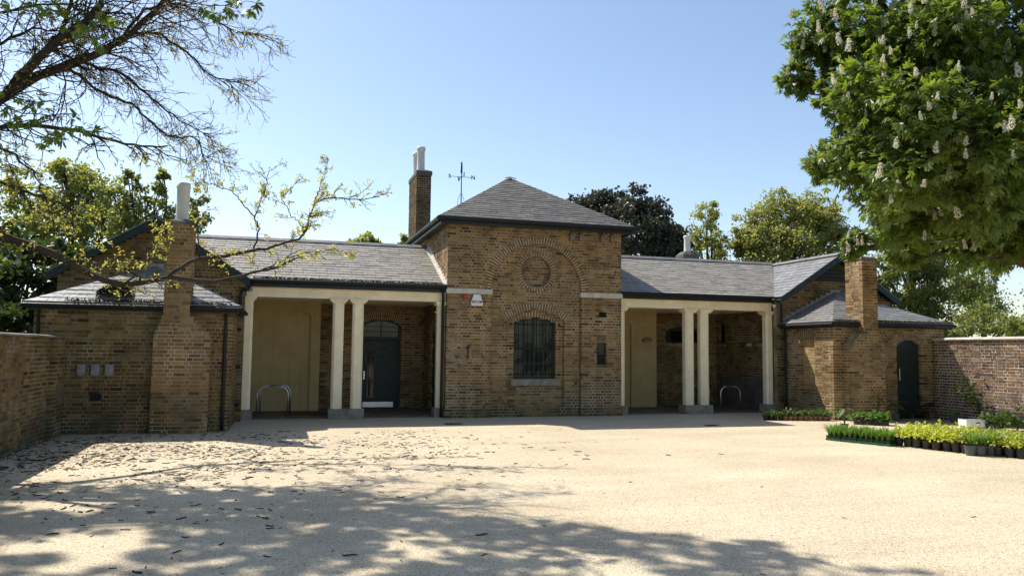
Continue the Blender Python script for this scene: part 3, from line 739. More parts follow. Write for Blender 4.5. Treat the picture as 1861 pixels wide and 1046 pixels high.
# ---- left loggia back wall with entrance door
DH = seg(-3.595, .55, -1, 2.36, 2.53)
lb = brick_wall(T, 'loggia_wall', B, (0,YB,0), X_, front, -5.3, -A, 0, 2.93, [DH], M_brick, M_mortd, .2, seed=50, sel=False)
voussoirs(lb, (0,YB,0), X_, front, DH.c, DH.cz, DH.R, DH.R+.22, -DH.a, DH.a, 22, .006, .1)
brick_wall(T, 'door_jamb', B, (0,YB-.06,0), X_, front, -3.03, -2.78, 0, 2.42, [], M_brick, M_mort, .05, seed=51)
def rendered_wall(x0, x1, y, pc, phw, zs, zc):          # ochre plaster with a shallow blind arch
    mb = MB(); sg = seg(pc, phw, 0, zs, zc); n = 16
    arc = arc_pts(pc, sg.cz, sg.R, -sg.a, sg.a, n)
    mb.box(x0, pc-phw, y, y+.3, 0, 2.91) if pc-phw > x0 else None
    mb.box(pc+phw, x1, y, y+.3, 0, 2.91)
    for i in range(n):
        xa, xb = max(x0,arc[i][0]), max(x0,arc[i+1][0])
        if xb > xa: mb.slab([(xa,y,arc[i][1]),(xb,y,arc[i+1][1]),(xb,y,2.91),(xa,y,2.91)], (0,.3,0))
    o = mb.build('rendered_wall', M_render, B)
    mb = MB(); mb.box(max(x0,pc-phw-.02), pc+phw+.02, y+.07, y+.28, 0, zc+.02); mb.build('blind_arch_panel', M_render, o)
    return o
rendered_wall(-7.24, -5.3, 2.45, -6.30, .75, 2.58, 2.72)
mb = MB(); mb.box(-5.42,-5.302,2.752,3.1,0,2.91); mb.build('rendered_return', M_render, B)
rendered_wall(A+.23, 4.66, 2.45, 3.02, .80, 2.50, 2.66)
mb = MB(); mb.box(4.54,4.658,2.752,3.1,0,2.91); mb.build('rendered_return', M_render, B)
# entrance door
mb = MB(); arch_frame(mb, DH.c, .545, .0, 2.355, 2.525, .055, YB+.03, YB+.13); door = mb.build('entrance_door', M_green, B)
mb = MB(); mb.box(DH.c-.485, DH.c+.485, YB+.06, YB+.11, .012, 1.915); leaf = mb.build('door_leaf', M_green, door)
mb = MB(); mb.box(DH.c-.488, DH.c+.488, YB+.035, YB+.12, 1.93, 2.01); mb.build('transom', M_green, door)
mb = MB(); arch_panel(mb, DH.c, .48, 2.02, 2.33, 2.465, YB+.085, YB+.09); mb.build('fanlight_pane', M_glass, door)
mb = MB(); mb.box(DH.c-.015, DH.c+.015, YB+.06, YB+.084, 2.015, 2.46); mb.box(DH.c-.48, DH.c-.018, YB+.062, YB+.084, 2.16, 2.18); mb.box(DH.c+.018, DH.c+.48, YB+.062, YB+.084, 2.16, 2.18)
mb.box(DH.c-.48, DH.c-.018, YB+.062, YB+.084, 2.30, 2.315); mb.box(DH.c+.018, DH.c+.48, YB+.062, YB+.084, 2.30, 2.315); mb.build('glazing_bar', M_green, door)
mb = MB(); mb.box(-3.955,-3.775,YB+.050,YB+.058,.30,1.62); mb.build('vision_panel', M_glass, door)
mb = MB(); mb.tube([(-3.895,YB-.03,.36),(-3.895,YB-.03,1.58)], .014, 10)
for z in (.45,1.5): mb.tube([(-3.895,YB-.03,z),(-3.895,YB+.06,z)], .009, 8)
mb.build('pull_handle', M_steel, door, True)
mb = MB(); mb.box(-4.06,-4.025,YB+.050,YB+.058,.83,1.06); mb.tube([(-4.043,YB+.05,1.0),(-4.043,YB+.0,1.0),(-3.955,YB+.0,1.0)], .009, 8); mb.build('lever_handle', M_steel, door)
mb = MB(); mb.box(DH.c-.47, DH.c+.38, YB+.050, YB+.058, .03, .20); mb.build('kick_plate', M_steel, door)
mb = MB(); mb.box(-5.2,-A-.02,YB+.24,YB+.30,0,2.95); mb.build('door_light_blocker', M_dark, B)  # added unseen dark panel, stops light leaking through the door gaps
mb = MB(); mb.box(4.7,7.3,YB+.24,YB+.30,0,2.95); mb.box(XE0+.24,XE0+.30,.2,YB+.2,0,2.95); mb.build('window_light_blocker', M_dark, B)  # added dark panels behind the windows, keep stray light out
# side door of the pavilion
mb = MB(); mb.box(-A+.08,-A+.13,1.37,2.19,0.01,2.05); sdo = mb.build('side_door', M_green, B)
mb = MB(); mb.box(-A+.10,-A+.104,1.40,2.16,2.10,2.30); mb.build('pane', M_glass, sdo)
mb = MB(); mb.box(-A+.07,-A+.13,1.37,2.19,2.05,2.10); mb.box(-A+.07,-A+.13,1.76,1.80,2.10,2.47); mb.build('transom', M_green, sdo)
mb = MB()
for z in (.5,1.2,1.75): mb.box(-A+.06,-A+.08,2.15,2.17,z,z+.09)
mb.build('hinge', M_steel, sdo)
mb = MB(); mb.box(-A+.2,-A+.3,1.2,2.4,0,2.6); mb.build('door_light_blocker', M_dark, B)  # added dark panel blocking light behind the side door

# ---- right loggia back wall and end wall
W1 = seg(5.95, .62, 1.95, 2.36, 2.50)
rb = brick_wall(T, 'loggia_wall', B, (0,YB,0), X_, front, 4.66, 7.14, 0, 2.93, [W1], M_brickd, M_mortd, .2, seed=60)
voussoirs(rb, (0,YB,0), X_, front, W1.c, W1.cz, W1.R, W1.R+.11, -W1.a, W1.a, 18, .006, .1)
voussoirs(rb, (0,YB,0), X_, front, W1.c, W1.cz, W1.R+.12, W1.R+.23, -W1.a*1.1, W1.a*1.1, 22, .006, .1)
mb = MB(); arch_panel(mb, W1.c, .615, 1.955, 2.355, 2.495, YB+.07, YB+.10); lw = mb.build('window', M_green, B)
mb = MB(); mb.box(W1.c-.58, W1.c-.02, YB+.060, YB+.066, 1.99, 2.34); mb.build('pane', M_glass, lw)
mb = MB(); mb.box(W1.c+.02, W1.c+.58, YB+.060, YB+.066, 1.99, 2.34); mb.build('pane', M_glass, lw)
mb = MB(); mb.box(W1.c-.66, W1.c+.66, YB-.04, YB+.06, 1.86, 1.945); mb.build('sill', M_stoned, lw)
XE = 7.14
NI = seg(1.64, .58, 1.95, 2.36, 2.50); N1 = rect(2.62,2.97,1.95,2.56); N2 = rect(.48,.80,1.95,2.60)
eb = brick_wall(T, 'loggia_end_wall', B, (XE,0,0), Y_, (-1,0,0), .2, YB, 0.0, 2.93, [NI, N1, N2], M_brickd, M_mortd, .2, seed=61)
voussoirs(eb, (XE,0,0), Y_, (-1,0,0), NI.c, NI.cz, NI.R, NI.R+.2, -NI.a, NI.a, 20, .006, .1)
brick_wall(T, 'niche_infill', B, (XE+.08,0,0), Y_, (-1,0,0), 1.06, 2.22, 1.90, 2.52, [], M_bricka, M_mortw, .08, seed=62)
for a, b in ((2.62,2.97),(.48,.80)):
    mb = MB(); mb.box(XE+.08, XE+.11, a, b, 1.95, 2.58); q = mb.build('window', M_green, B)
    mb = MB(); mb.box(XE+.072, XE+.077, a+.03, b-.03, 1.98, 2.55); mb.build('pane', M_glass, q)
    mb = MB(); mb.box(XE-.03, XE+.08, a-.04, b+.04, 1.87, 1.945); mb.build('sill', M_stoned, q)
mb = MB(); mb.box(XE-.02, XE-.006, .46, 2.9, .01, .95); mb.build('cement_dado', M_cement, B)
mb = MB(); mb.box(XE-.025, XE-.006, 1.18, 1.42, 1.88, 1.97); mb.build('notice_plate', M_stone, B)
# left end wall (seen only from the side)
brick_wall(T, 'loggia_end_wall', B, (-XE-.1,0,0), Y_, (1,0,0), .2, 2.4, 0, 2.93, [], M_brick, M_mortd, .2, seed=63, sel=False)

# ---- cross wings with gables, and the low hipped rooms in front of them
GX, GZ, GE = 9.07, 4.54, 3.30
def gab(v, s, a=7.14, b=11.0):
    if v < 3.16: return (min(s*a,s*b), max(s*a,s*b))
    h = 2.0*(1-(v-3.16)/(4.40-3.16))
    return (s*GX-h, s*GX+h) if h > .06 else None
for s in (-1, 1):
    mt, mo = (M_brickd, M_mortd)
    brick_wall(T, 'gable_wall', B, (0,-.15,0), X_, front, *( (7.14,11.0) if s>0 else (-11.0,-7.14)), 0, 4.42, [], mt, mo, .25, ends=lambda v, s=s: gab(v, s), seed=70+s)
    mb = MB(); x = s*11.0; mb.box(min(x,x-s*.2), max(x,x-s*.2), .12, 6.0, 0, 3.3); mb.box(min(s*7.3,s*11), max(s*7.3,s*11), 5.8, 6.0, 0, 3.3); mb.build('outer_wall', mt, B)
    mb = MB(); mb.box(s*GX-.04, s*GX+.04, -.38, 5.9, 4.28, 4.42); gr = mb.build('gable_roof', M_green, B)
    yf, ybk = -.42, 6.1
    inn = [(s*7.06,yf,GE-.05),(s*7.06,-.02,GE-.05),(s*GX,2.86,GZ),(s*GX,yf,GZ)]
    out = [(s*11.14,yf,GE-.05),(s*11.14,ybk,GE-.05),(s*GX,ybk,GZ),(s*GX,yf,GZ)]
    slate_plane(gr, inn, .19, .30, M_slaten, seed=80+s)
    slate_plane(gr, out, .19, .30, M_slaten, seed=84+s, sel=False)
    for (xa, xb) in ((s*7.04, s*GX), (s*11.16, s*GX)):     # barge boards
        mb = MB(); za, zb = GE-.055, GZ+.005
        mb.slab([(xa,yf-.005,za-.19),(xb,yf-.005,zb-.19),(xb,yf-.005,zb-.008),(xa,yf-.005,za-.008)], (0,.035,0)); mb.build('barge_board', M_green, gr)
        mb = MB(); mb.slab([(xa,yf+.03,za-.09),(xb,yf+.03,zb-.09),(xb,yf+.03,zb-.07),(xa,yf+.03,za-.07)], (0,.27,0)); mb.build('verge_soffit', M_green, gr)
    for i in range(7):
        o = obj('ridge_tile', bpy.data.meshes['ridge_tile'], gr); L = .45
        o.location = (s*GX, yf+L*(i+.5), GZ+.035); o.rotation_euler = (0,0,math.pi/2); o.scale = (L-.008,1,1)
    if s > 0:                                            # louvre boards in the gable head
        for i in range(5):
            z = 3.78+i*.105; h = 2.0*(1-(z+.1-3.16)/1.24)-.12
            if h > .1: mb = MB(); mb.slab([(GX-h,-.17,z),(GX+h,-.17,z),(GX+h,-.20,z+.09),(GX-h,-.20,z+.09)], (0,-.018,0)); mb.build('louvre_board', M_green, gr)
    # low room
    xa, xb = s*7.27, s*10.85; lo, hi = min(xa,xb), max(xa,xb); yf2 = -2.23; zt = 2.47
    holes = [seg(9.65,.39,-1,1.93,2.07)] if s > 0 else []
    fw_ = brick_wall(T, 'low_room_wall', B, (0,yf2,0), X_, front, lo, hi, 0, zt, holes, M_brickd if s<0 else M_brick, mo if s<0 else M_mort, .22, seed=90+s)
    if s > 0: voussoirs(fw_, (0,yf2,0), X_, front, 9.65, holes[0].cz, holes[0].R, holes[0].R+.17, -holes[0].a, holes[0].a, 13, .005, .1)
    # side facing the courtyard
    BW = seg(-1.19,.30,.82,2.02,2.11)
    sdw = brick_wall(T, 'low_room_side_wall', B, (xa,0,0), Y_, (-s,0,0), yf2+.102, -.16, 0, zt, [BW] if s>0 else [], M_brick if s>0 else M_brickd, M_mort, .22, seed=94+s)
    if s > 0:
        brick_wall(T, 'blocked_window', B, (xa+.09,0,0), Y_, (-1,0,0), -1.48, -.90, .82, 2.10, [], M_bricky, M_mort, .08, seed=97)
        mb = MB(); mb.box(xa-.02, xa+.09, -1.55, -.83, .745, .82); mb.build('brick_sill', M_bricky, sdw)
        voussoirs(sdw, (xa,0,0), Y_, (-1,0,0), -1.19, BW.cz, BW.R, BW.R+.18, -BW.a, BW.a, 9, .005, .08)
    mb = MB(); mb.box(min(xb,xb-s*.2), max(xb,xb-s*.2), yf2+.23, -.42, 0, zt); mb.build('outer_wall', M_brickd, B)
    # half-pyramid slate roof
    x0, x1 = s*7.12, s*11.0; ye, ze, za = -2.42, 2.50, 3.46
    ax = s*9.06
    rr = MB(); rr.box(min(x0,x1)+.06, max(x0,x1)-.06, ye+.06, -.18, ze-.035, ze-.02); rr = rr.build('low_roof', M_green, B)
    L, Rr = min(x0,x1), max(x0,x1)
    slate_plane(rr, [(L,ye,ze),(Rr,ye,ze),(ax,-.16,za)], .235 if s<0 else .16, .42 if s<0 else .33, M_slaten, seed=100+s)
    slate_plane(rr, [(L,-.16,ze),(L,ye,ze),(ax,-.16,za)], .235 if s<0 else .16, .42 if s<0 else .33, M_slaten, seed=104+s)
    slate_plane(rr, [(Rr,ye,ze),(Rr,-.16,ze),(ax,-.16,za)], .235 if s<0 else .16, .42 if s<0 else .33, M_slaten, seed=108+s)
    mb = MB(); mb.box(L+.04, Rr-.04, ye+.03, ye+.06, ze-.14, ze-.036); mb.box(L+.03, L+.06, ye+.06, -.18, ze-.14, ze-.036); mb.box(Rr-.06, Rr-.03, ye+.06, -.18, ze-.14, ze-.036); mb.build('fascia', M_green, rr)
    mb = MB(); mb.box(L+.07, Rr-.07, ye+.07, yf2-.005, ze-.13, ze-.115); mb.build('soffit', M_green, rr)
    g1, g2 = (-8.56,-8.05) if s < 0 else (7.92,8.42)
    gutter([(L-.02,ye-.02,ze-.06),(g1,ye-.02,ze-.06)], rr, .045); gutter([(g2,ye-.02,ze-.06),(Rr+.02,ye-.02,ze-.06)], rr, .045); gutter([(x0-s*.02,ye-.02,ze-.06),(x0-s*.02,-.2,ze-.06)], rr, .045)
    # stepped lead flashing against the gable
    mb = MB()
    for d in (-1,1):
        for i in range(11):
            xx = ax+d*(.17*i); z = za-(za-ze)*abs(xx-ax)/1.94
            mb.box(min(xx,xx+d*.17), max(xx,xx+d*.17), -.172, -.160, z-.08, z+.06)
    mb.build('flashing', M_lead, rr)
    # chimney breast with shoulders, stack through the roof
    cb, st = ((-8.70,-7.66), (-8.54,-8.07)) if s < 0 else ((7.56,8.60), (7.94,8.40)); cl, cr = min(cb), max(cb); sl, sr = min(st), max(st)
    def ce(v):
        if v < 1.90: return (cl, cr)
        if v < 2.32: t = (v-1.90)/.42; return (cl+(sl-cl)*t, cr+(sr-cr)*t)
        return (sl, sr)
    bmat = M_brick
    brick_wall(T, 'chimney_breast', B, (0,-2.56,0), X_, front, cl, cr, 0, 4.10, [], bmat, M_mort, .325, ends=ce, seed=110+s)
    mb = MB(); mb.box(sl+.02, sr-.02, -2.26, -1.95, 2.3, 4.08); ch = mb.build('chimney', M_mort, B)
    for xx, nx in ((sl,-1),(sr,1)):
        brick_wall(T, 'chimney_face', B, (xx,0,0), Y_, (nx,0,0), -2.458, -1.92, 2.30, 4.10, [], bmat, M_mort, .02, seed=114+s+nx)
    for xx, nx in ((cl,-1),(cr,1)):
        brick_wall(T, 'breast_side', B, (xx,0,0), Y_, (nx,0,0), -2.458, -2.235, 0, 1.90, [], bmat, M_mort, .02, seed=124+s+nx)
    mb = MB(); cx = (sl+sr)/2
    def rg(k, z): return [(cx-.235*k,-2.24-.32*k,z),(cx+.235*k,-2.24-.32*k,z),(cx+.235*k,-2.24+.32*k,z),(cx-.235*k,-2.24+.32*k,z)]
    mb.add(rg(1.0,4.10)+rg(1.07,4.12)+rg(.95,4.17)+rg(.5,4.22), [(3,2,1,0)]+[(4*i+j,4*i+(j+1)%4,4*i+4+(j+1)%4,4*i+4+j) for i in range(3) for j in range(4)]+[(12,13,14,15)])
    mb.build('chimney_cap', M_cement, ch)
    if s < 0:
        mb = MB(); r, h = .128, .80
        mb.lathe((cx,-2.26,4.17), [(r*1.04,0),(r*1.0,.05),(r*.97,h*.5),(r*.98,h*.86),(r*1.08,h*.88),(r*1.08,h*.92),(r,h*.94),(r*1.02,h),(r*.8,h),(r*.8,h-.15)], 28)
        mb.build('chimney_pot', M_pot, ch, True)
# green door of the right low room
mb = MB(); arch_panel(mb, 9.65, .385, .01, 1.925, 2.06, -2.15, -2.10); gd = mb.build('arched_door', M_green, B)
mb = MB(); mb.tube([(9.37,-2.19,1.0),(9.37,-2.19,1.32)], .012, 8)
for z in (1.03,1.29): mb.tube([(9.37,-2.19,z),(9.37,-2.15,z)], .008, 6)
mb.build('handle', M_steel, gd)
mb = MB(); mb.box(9.2,10.1,-1.99,-1.95,0,2.2); mb.build('door_light_blocker', M_dark, B)  # added dark panel shutting out light behind the arched door
# dark clump of moss and twigs lodged on the left low roof, vent in the right ridge
# downpipes
def pipe(pts, r=.036):
    mb = MB(); mb.tube(pts, r, 10)
    z0, z1 = pts[-1][2], pts[-2][2]
    p = pts[-1]
    z = .35
    o = mb.build('downpipe', M_black, B, True)
    while z < z1-.2:
        mb = MB(); mb.lathe((p[0],p[1],z), [(r*1.35,0),(r*1.35,.07)], 10); mb.build('pipe_collar', M_black, o); z += .85
    return o
def drop(x, y, z0, z1, n=8): return [(x,y,z0+(z1-z0)*i/n) for i in range(n+1)]
pipe([(-2.50,-.06,3.20),(-2.49,-.05,3.12),(-2.46,0.03,2.95)]+drop(-2.46,.06,2.8,.03))
pipe([(-7.36,-2.30,2.42)]+drop(-7.40,-2.28,2.36,.03))
pipe([(-10.72,-2.32,2.42)]+drop(-10.76,-2.285,2.36,.03))
pipe([(7.10,-2.0,2.42),(7.12,-1.2,2.40),(7.13,-.5,2.38),(7.14,-.40,2.32),(7.185,-.36,2.22)]+drop(7.20,-.34,2.14,.03))
pipe([(6.95,-.06,3.2),(7.05,-.2,3.16),(7.16,-.24,3.10)]+drop(7.17,-.24,3.0,2.5))
pipe([(-7.0,-.06,3.2),(-7.08,-.15,3.02),(-7.2,-.24,2.98)]+drop(-7.23,-.24,2.9,2.56))
# back stack with one pot behind the right ridge
stack(6.47,7.0,4.0,4.5,3.9,4.80,M_brickd,M_mortd,[(6.74,4.25,4.98,.115,.62)], seed=140)
finish_slates(300)

# ================================================================== GARDEN WALLS
gw = brick_wall('garden_wall_left', 'garden_wall', None, (-10.35,0,0), Y_, (1,0,0), -17.0, -2.26, 0, 1.82, [], M_wallL, M_mortd, .24, seed=150)
tag(gw, 'weathered brown brick garden wall running along the left edge of the courtyard', 'wall')
brick_wall('garden_wall_left', 'pier_face', gw, (-10.27,0,0), Y_, (1,0,0), -3.0, -2.28, 0, 1.84, [], M_wallL, M_mortd, .07, seed=151)
mb = MB(); mb.box(-10.27,-10.27+.0001,0,0,0,0) if False else None
cop = MB(); cop.slab([(-.5,-.16,0),(-.5,.16,0),(-.5,.15,.03),(-.5,0,.05),(-.5,-.15,.03)], (1,0,0)); cm = cop.mesh('coping_stone', M_stoned)
for i in range(24):
    o = obj('coping_stone', cm, gw); L = .62; o.location = (-10.46+random.uniform(-.006,.006), -2.28-L*(i+.5), 1.823+random.uniform(0,.004)); o.rotation_euler = (0,0,math.pi/2+random.uniform(-.006,.006)); o.scale = (L-.01,1,1)
gr_ = brick_wall('garden_wall_right', 'garden_wall', None, (10.42,0,0), Y_, (-1,0,0), -11.0, -2.26, 0, 2.08, [], M_plum, M_mortw, .24, seed=152, mj=.016)
tag(gr_, 'plum coloured brick garden wall with white mortar beside the arched green door', 'wall')
cop = MB(); cop.slab([(-.5,-.17,0),(-.5,.17,0),(-.5,.16,.035),(-.5,0,.06),(-.5,-.16,.035)], (1,0,0)); cm2 = cop.mesh('coping_stone', M_stone)
for i in range(14):
    o = obj('coping_stone', cm2, gr_); L = .62; o.location = (10.52+random.uniform(-.006,.006), -2.28-L*(i+.5), 2.083); o.rotation_euler = (0,0,math.pi/2+random.uniform(-.006,.006)); o.scale = (L-.01,1,1)
finish_bricks(300)

# ================================================================== FIXTURES ON THE BUILDING
def text_mesh(body, size, m, name='lettering', depth=.002):
    cu = bpy.data.curves.new('tmp', 'FONT'); cu.body = body; cu.size = size; cu.align_x = 'CENTER'; cu.align_y = 'CENTER'; cu.extrude = depth; cu.offset = size*.02
    o = bpy.data.objects.new('tmp', cu); COL.objects.link(o)
    me = bpy.data.meshes.new_from_object(o.evaluated_get(bpy.context.evaluated_depsgraph_get())); bpy.data.objects.remove(o)
    me.name = name; me.materials.clear(); me.materials.append(m); return me
# alarm box
al = thing('alarm_box', 'white trapezoid alarm box with black lettering below the left stone band', 'alarm box', (-1.62,-.01,2.785))
P = [(-.135,0),(-.155,.035),(-.155,.07),(-.085,.285),(.085,.285),(.155,.07),(.155,.035),(.135,0)]
mb = MB(); mb.slab([(x,-.085,z) for x, z in P], (0,.085,0)); mb.build('housing', M_white, al)
mb = MB(); mb.slab([(x*1.03,-.02,z-.006) for x, z in P], (0,.018,0)); mb.build('back_plate', M_blackp, al)
t = obj('lettering', text_mesh('SECOM', .082, M_blackp), al); t.location = (0,-.0875,.098); t.rotation_euler = (math.pi/2,0,0); t.scale = (1.0,1,1)
sb = thing('strobe_light', 'red domed strobe beside the white alarm box', 'strobe', (-1.93,-.005,3.01))
mb = MB()
for i in range(1): mb.lathe((0,0,0), [(.06,-.0),(.06,.02),(.052,.045),(.035,.065),(.012,.075)], 16)
o = mb.build('dome', M_red, sb, True); o.rotation_euler = (math.pi/2,0,0)
mb = MB(); mb.box(-.016,.016,-.03,0,-.095,-.055); mb.build('conduit', M_red, sb)
# iron anchor on the left pilaster
ia = MB(); ia.tube([(-1.82,-.02,1.45),(-1.82,-.03,1.60),(-1.815,-.03,1.80)], .014, 6); ia.tube([(-1.88,-.03,1.72),(-1.82,-.035,1.75),(-1.77,-.03,1.79)], .011, 6); ia.lathe((-1.82,-.03,1.70), [(.012,0),(.03,.02),(.012,.05)], 8)
ia = tag(ia.build('wall_tie', M_black), 'small rusty iron wall tie on the left pilaster of the pavilion', 'wall tie')
# four bird boxes
bbx = None
for i, x in enumerate((.93,1.19,1.80,2.08)):
    nm = ['first', 'second', 'third', 'fourth'][i]
    if bbx is None:
        bbx = thing('bird_box', '', 'bird box', (0,0,0), group='bird boxes under the pavilion eave')
        mb = MB(); mb.slab([(-.055,-.11,0),(.055,-.11,0),(.055,-.11,.14),(0,-.11,.185),(-.055,-.11,.14)], (0,.108,0)); mb.build('box', M_wood, bbx)
        mb = MB(); mb.slab([(-.075,-.13,.13),(0,-.13,.193),(0,-.13,.203),(-.08,-.13,.135)], (0,.128,0)); mb.slab([(.075,-.13,.13),(.08,-.13,.135),(0.0,-.13,.2035),(0,-.13,.194)], (0,.128,0)); mb.build('lid', M_wood, bbx)
        mb = MB(); mb.lathe((0,0,0), [(.018,0),(.018,.004)], 12); h = mb.build('entrance_hole', M_dark, bbx); h.rotation_euler = (math.pi/2,0,0); h.location = (0,-.1105,.12)
        o = bbx
    else: o = copy_tree(bbx)
    o.location = (x,-.004,4.575); o['label'] = 'small grey wooden bird box under the eave, %s from the left of four' % nm
# cameras, lamps
def dome_cam(p, label):
    c = thing('security_camera', label, 'camera', p); mb = MB(); mb.lathe((0,0,0), [(.055,.03),(.06,.0),(.05,-.04),(.025,-.065),(.008,-.07)], 14); mb.build('dome', M_white, c, True)
    mb = MB(); mb.box(-.02,.02,0,.14,.01,.045); mb.build('bracket', M_white, c)
dome_cam((7.10,-.02,3.03), 'small white dome camera at the corner above the right end column')
cc = thing('security_camera', 'small grey box camera above the left end column', 'camera', (-7.05,.02,3.02)); mb = MB(); mb.box(-.1,.06,-.06,.02,-.03,.04); mb.build('housing', M_greyp, cc); mb = MB(); mb.box(-.02,.02,.02,.1,-.02,.02); mb.build('bracket', M_greyp, cc)
wl = thing('wall_lamp', 'brown half-round bulkhead lamp on the ochre rendered wall', 'lamp', (4.33,2.445,2.0))
mb = MB(); P = [(.15*math.cos(a),.12*math.sin(a)) for a in np.linspace(0, math.pi, 14)]; mb.slab([(x,-.10,z) for x, z in P], (0,.10,0)); mb.build('hood', M_terra, wl)
mb = MB(); mb.box(-.12,.12,-.09,0,-.035,-.002); mb.build('lens', M_greyp, wl)
hb = MB(); hb.tube([(-2.38,.30,2.62),(-2.62,.30,2.62)], .01, 6); hb.tube([(-2.60,.30,2.61),(-2.50,.30,2.56),(-2.42,.30,2.44),(-2.40,.30,2.30)], .009, 6)
tag(hb.build('lamp_bracket', M_white), 'curved white metal bracket beside the pavilion inside the left loggia', 'bracket')
# three outdoor sockets and a vent on the left low room
sk = None
for i, (px, nm) in enumerate(((149,'left'),(174.5,'middle'),(200,'right'))):
    p = at(px, 671, -2.235)
    if sk is None:
        sk = thing('socket_box', '', 'socket', group='weatherproof sockets on the left brick wall')
        mb = MB(); mb.box(-.075,.075,-.075,0,-.10,.10,); mb.build('housing', M_greyp, sk)
        mb = MB(); mb.box(-.062,.062,-.090,-.076,-.055,.088); mb.build('cover', M_lead, sk)
        mb = MB(); mb.lathe((0,0,0), [(.03,0),(.03,.012),(.012,.02)], 14); q = mb.build('switch_knob', M_greyp, sk); q.rotation_euler = (math.pi/2,0,0); q.location = (0,-.090,.03)
        mb = MB(); mb.box(-.045,.045,-.06,-.01,-.125,-.101); mb.build('cable_gland', M_greyp, sk)
        o = sk
    else: o = copy_tree(sk)
    o.location = p; o['label'] = 'grey weatherproof socket box on the left brick wall, %s of three' % nm
p = at(174, 721, -2.235); mb = MB(); mb.box(p[0]-.1,p[0]+.1,-2.245,-2.228,p[2]-.07,p[2]+.07)
for i in range(5): z = p[2]-.055+i*.026; mb.box(p[0]-.09,p[0]+.09,-2.255,-2.2455,z,z+.012)
tag(mb.build('wall_vent', M_black), 'black grille below the three grey socket boxes', 'vent')
# weather vane standing on the roof behind the pavilion's left hip
wv = thing('weather_vane', 'thin black weather vane with compass letters standing on the pavilion roof', 'weather vane', (-1.15,4.0,5.7))
mb = MB(); mb.tube([(0,0,0),(0,0,.9),(0,0,1.75)], [.02,.016,.012], 8); mb.lathe((0,0,1.62), [(.012,0),(.03,.06),(.012,.12)], 8); mb.build('spindle', M_black, wv)
mb = MB()
for k in range(3):
    a = k*2.094+.4; mb.tube([(.16*math.cos(a),.16*math.sin(a),.0 if k != 0 else .1),(.11*math.cos(a),.11*math.sin(a),.55),(.03*math.cos(a),.03*math.sin(a),.75)], .007, 5)
mb.build('stay', M_black, wv)
mb = MB(); mb.tube([(-.33,0,1.27),(.33,0,1.27)], .008, 6); mb.tube([(0,-.33,1.27),(0,.33,1.27)], .008, 6)
mb.build('compass_arm', M_black, wv)
for ch_, dx, dy in (('S',-.37,0),('N',.37,0),('E',0,-.37),('W',0,.37)):
    t = obj('compass_letter', text_mesh(ch_, .17, M_black, 'compass_letter', .006), wv); t.location = (dx,dy,1.27); t.rotation_euler = (math.pi/2,0,0 if dx else math.pi/3)
mb = MB(); mb.slab([(-.03,-.006,1.40),(.025,-.006,1.36),(.03,-.006,1.62),(0,-.006,1.70),(-.025,-.006,1.6)], (0,.012,0)); mb.build('vane', M_black, wv)
# cycle stands
def hoop(x, y, rz, label, h=.74, wdt=.72):
    c = thing('cycle_stand', label, 'cycle stand', (x,y,0.006), rz, 'steel cycle stands in the loggias'); pts = [(-wdt/2,0,0),(-wdt/2,0,h-.2)]
    for a in np.linspace(math.pi, math.pi/2, 7)[1:]: pts.append((-wdt/2+.2+.2*math.cos(a),0,h-.2+.2*math.sin(a)))
    for a in np.linspace(math.pi/2, 0, 7): pts.append((wdt/2-.2+.2*math.cos(a),0,h-.2+.2*math.sin(a)))
    pts.append((wdt/2,0,0)); mb = MB(); mb.tube(pts, .019, 10); mb.build('hoop', M_steel, c, True)
    for s in (-1,1):
        mb = MB(); mb.lathe((s*wdt/2,0,0), [(.06,0),(.06,.006),(.03,.01)], 14); mb.build('base_plate', M_steel, c)
hoop(-6.46,.80,.02,'steel hoop cycle stand nearest the courtyard in the left loggia'); hoop(-6.40,1.50,.02,'steel hoop cycle stand second from the courtyard in the left loggia')
hoop(6.05,.62,.02,'steel hoop cycle stand in the right loggia near the right end column',.72,.64); hoop(5.62,1.55,.02,'steel hoop cycle stand half hidden behind the paired columns of the right loggia',.72,.64)
# covers in the ground
mb = MB(); mb.lathe((-5.66,1.5,.026), [(.55,0),(.55,.006),(.5,.010)], 28); c = mb.build('manhole_cover', M_black); tag(c, 'dark round manhole cover on the left loggia floor', 'manhole cover')
dg = thing('drain_grate', 'small dark drain grate in the gravel before the pavilion corner', 'drain', (-2.5,-1.55,.004))
mb = MB(); mb.box(-.2,.2,-.14,.14,0,.004); mb.build('frame', M_cement, dg)
for i in range(6): mb = MB(); mb.box(-.17+i*.06,-.14+i*.06,-.12,.12,.005,.010); mb.build('bar', M_black, dg)
dg2 = thing('drain_grate', 'small dark drain grate in the gravel before the right loggia', 'drain', (3.3,-2.95,.004))
mb = MB(); mb.box(-.16,.16,-.12,.12,0,.004); mb.build('frame', M_cement, dg2)
for i in range(5): mb = MB(); mb.box(-.13+i*.055,-.105+i*.055,-.1,.1,.005,.010); mb.build('bar', M_black, dg2)
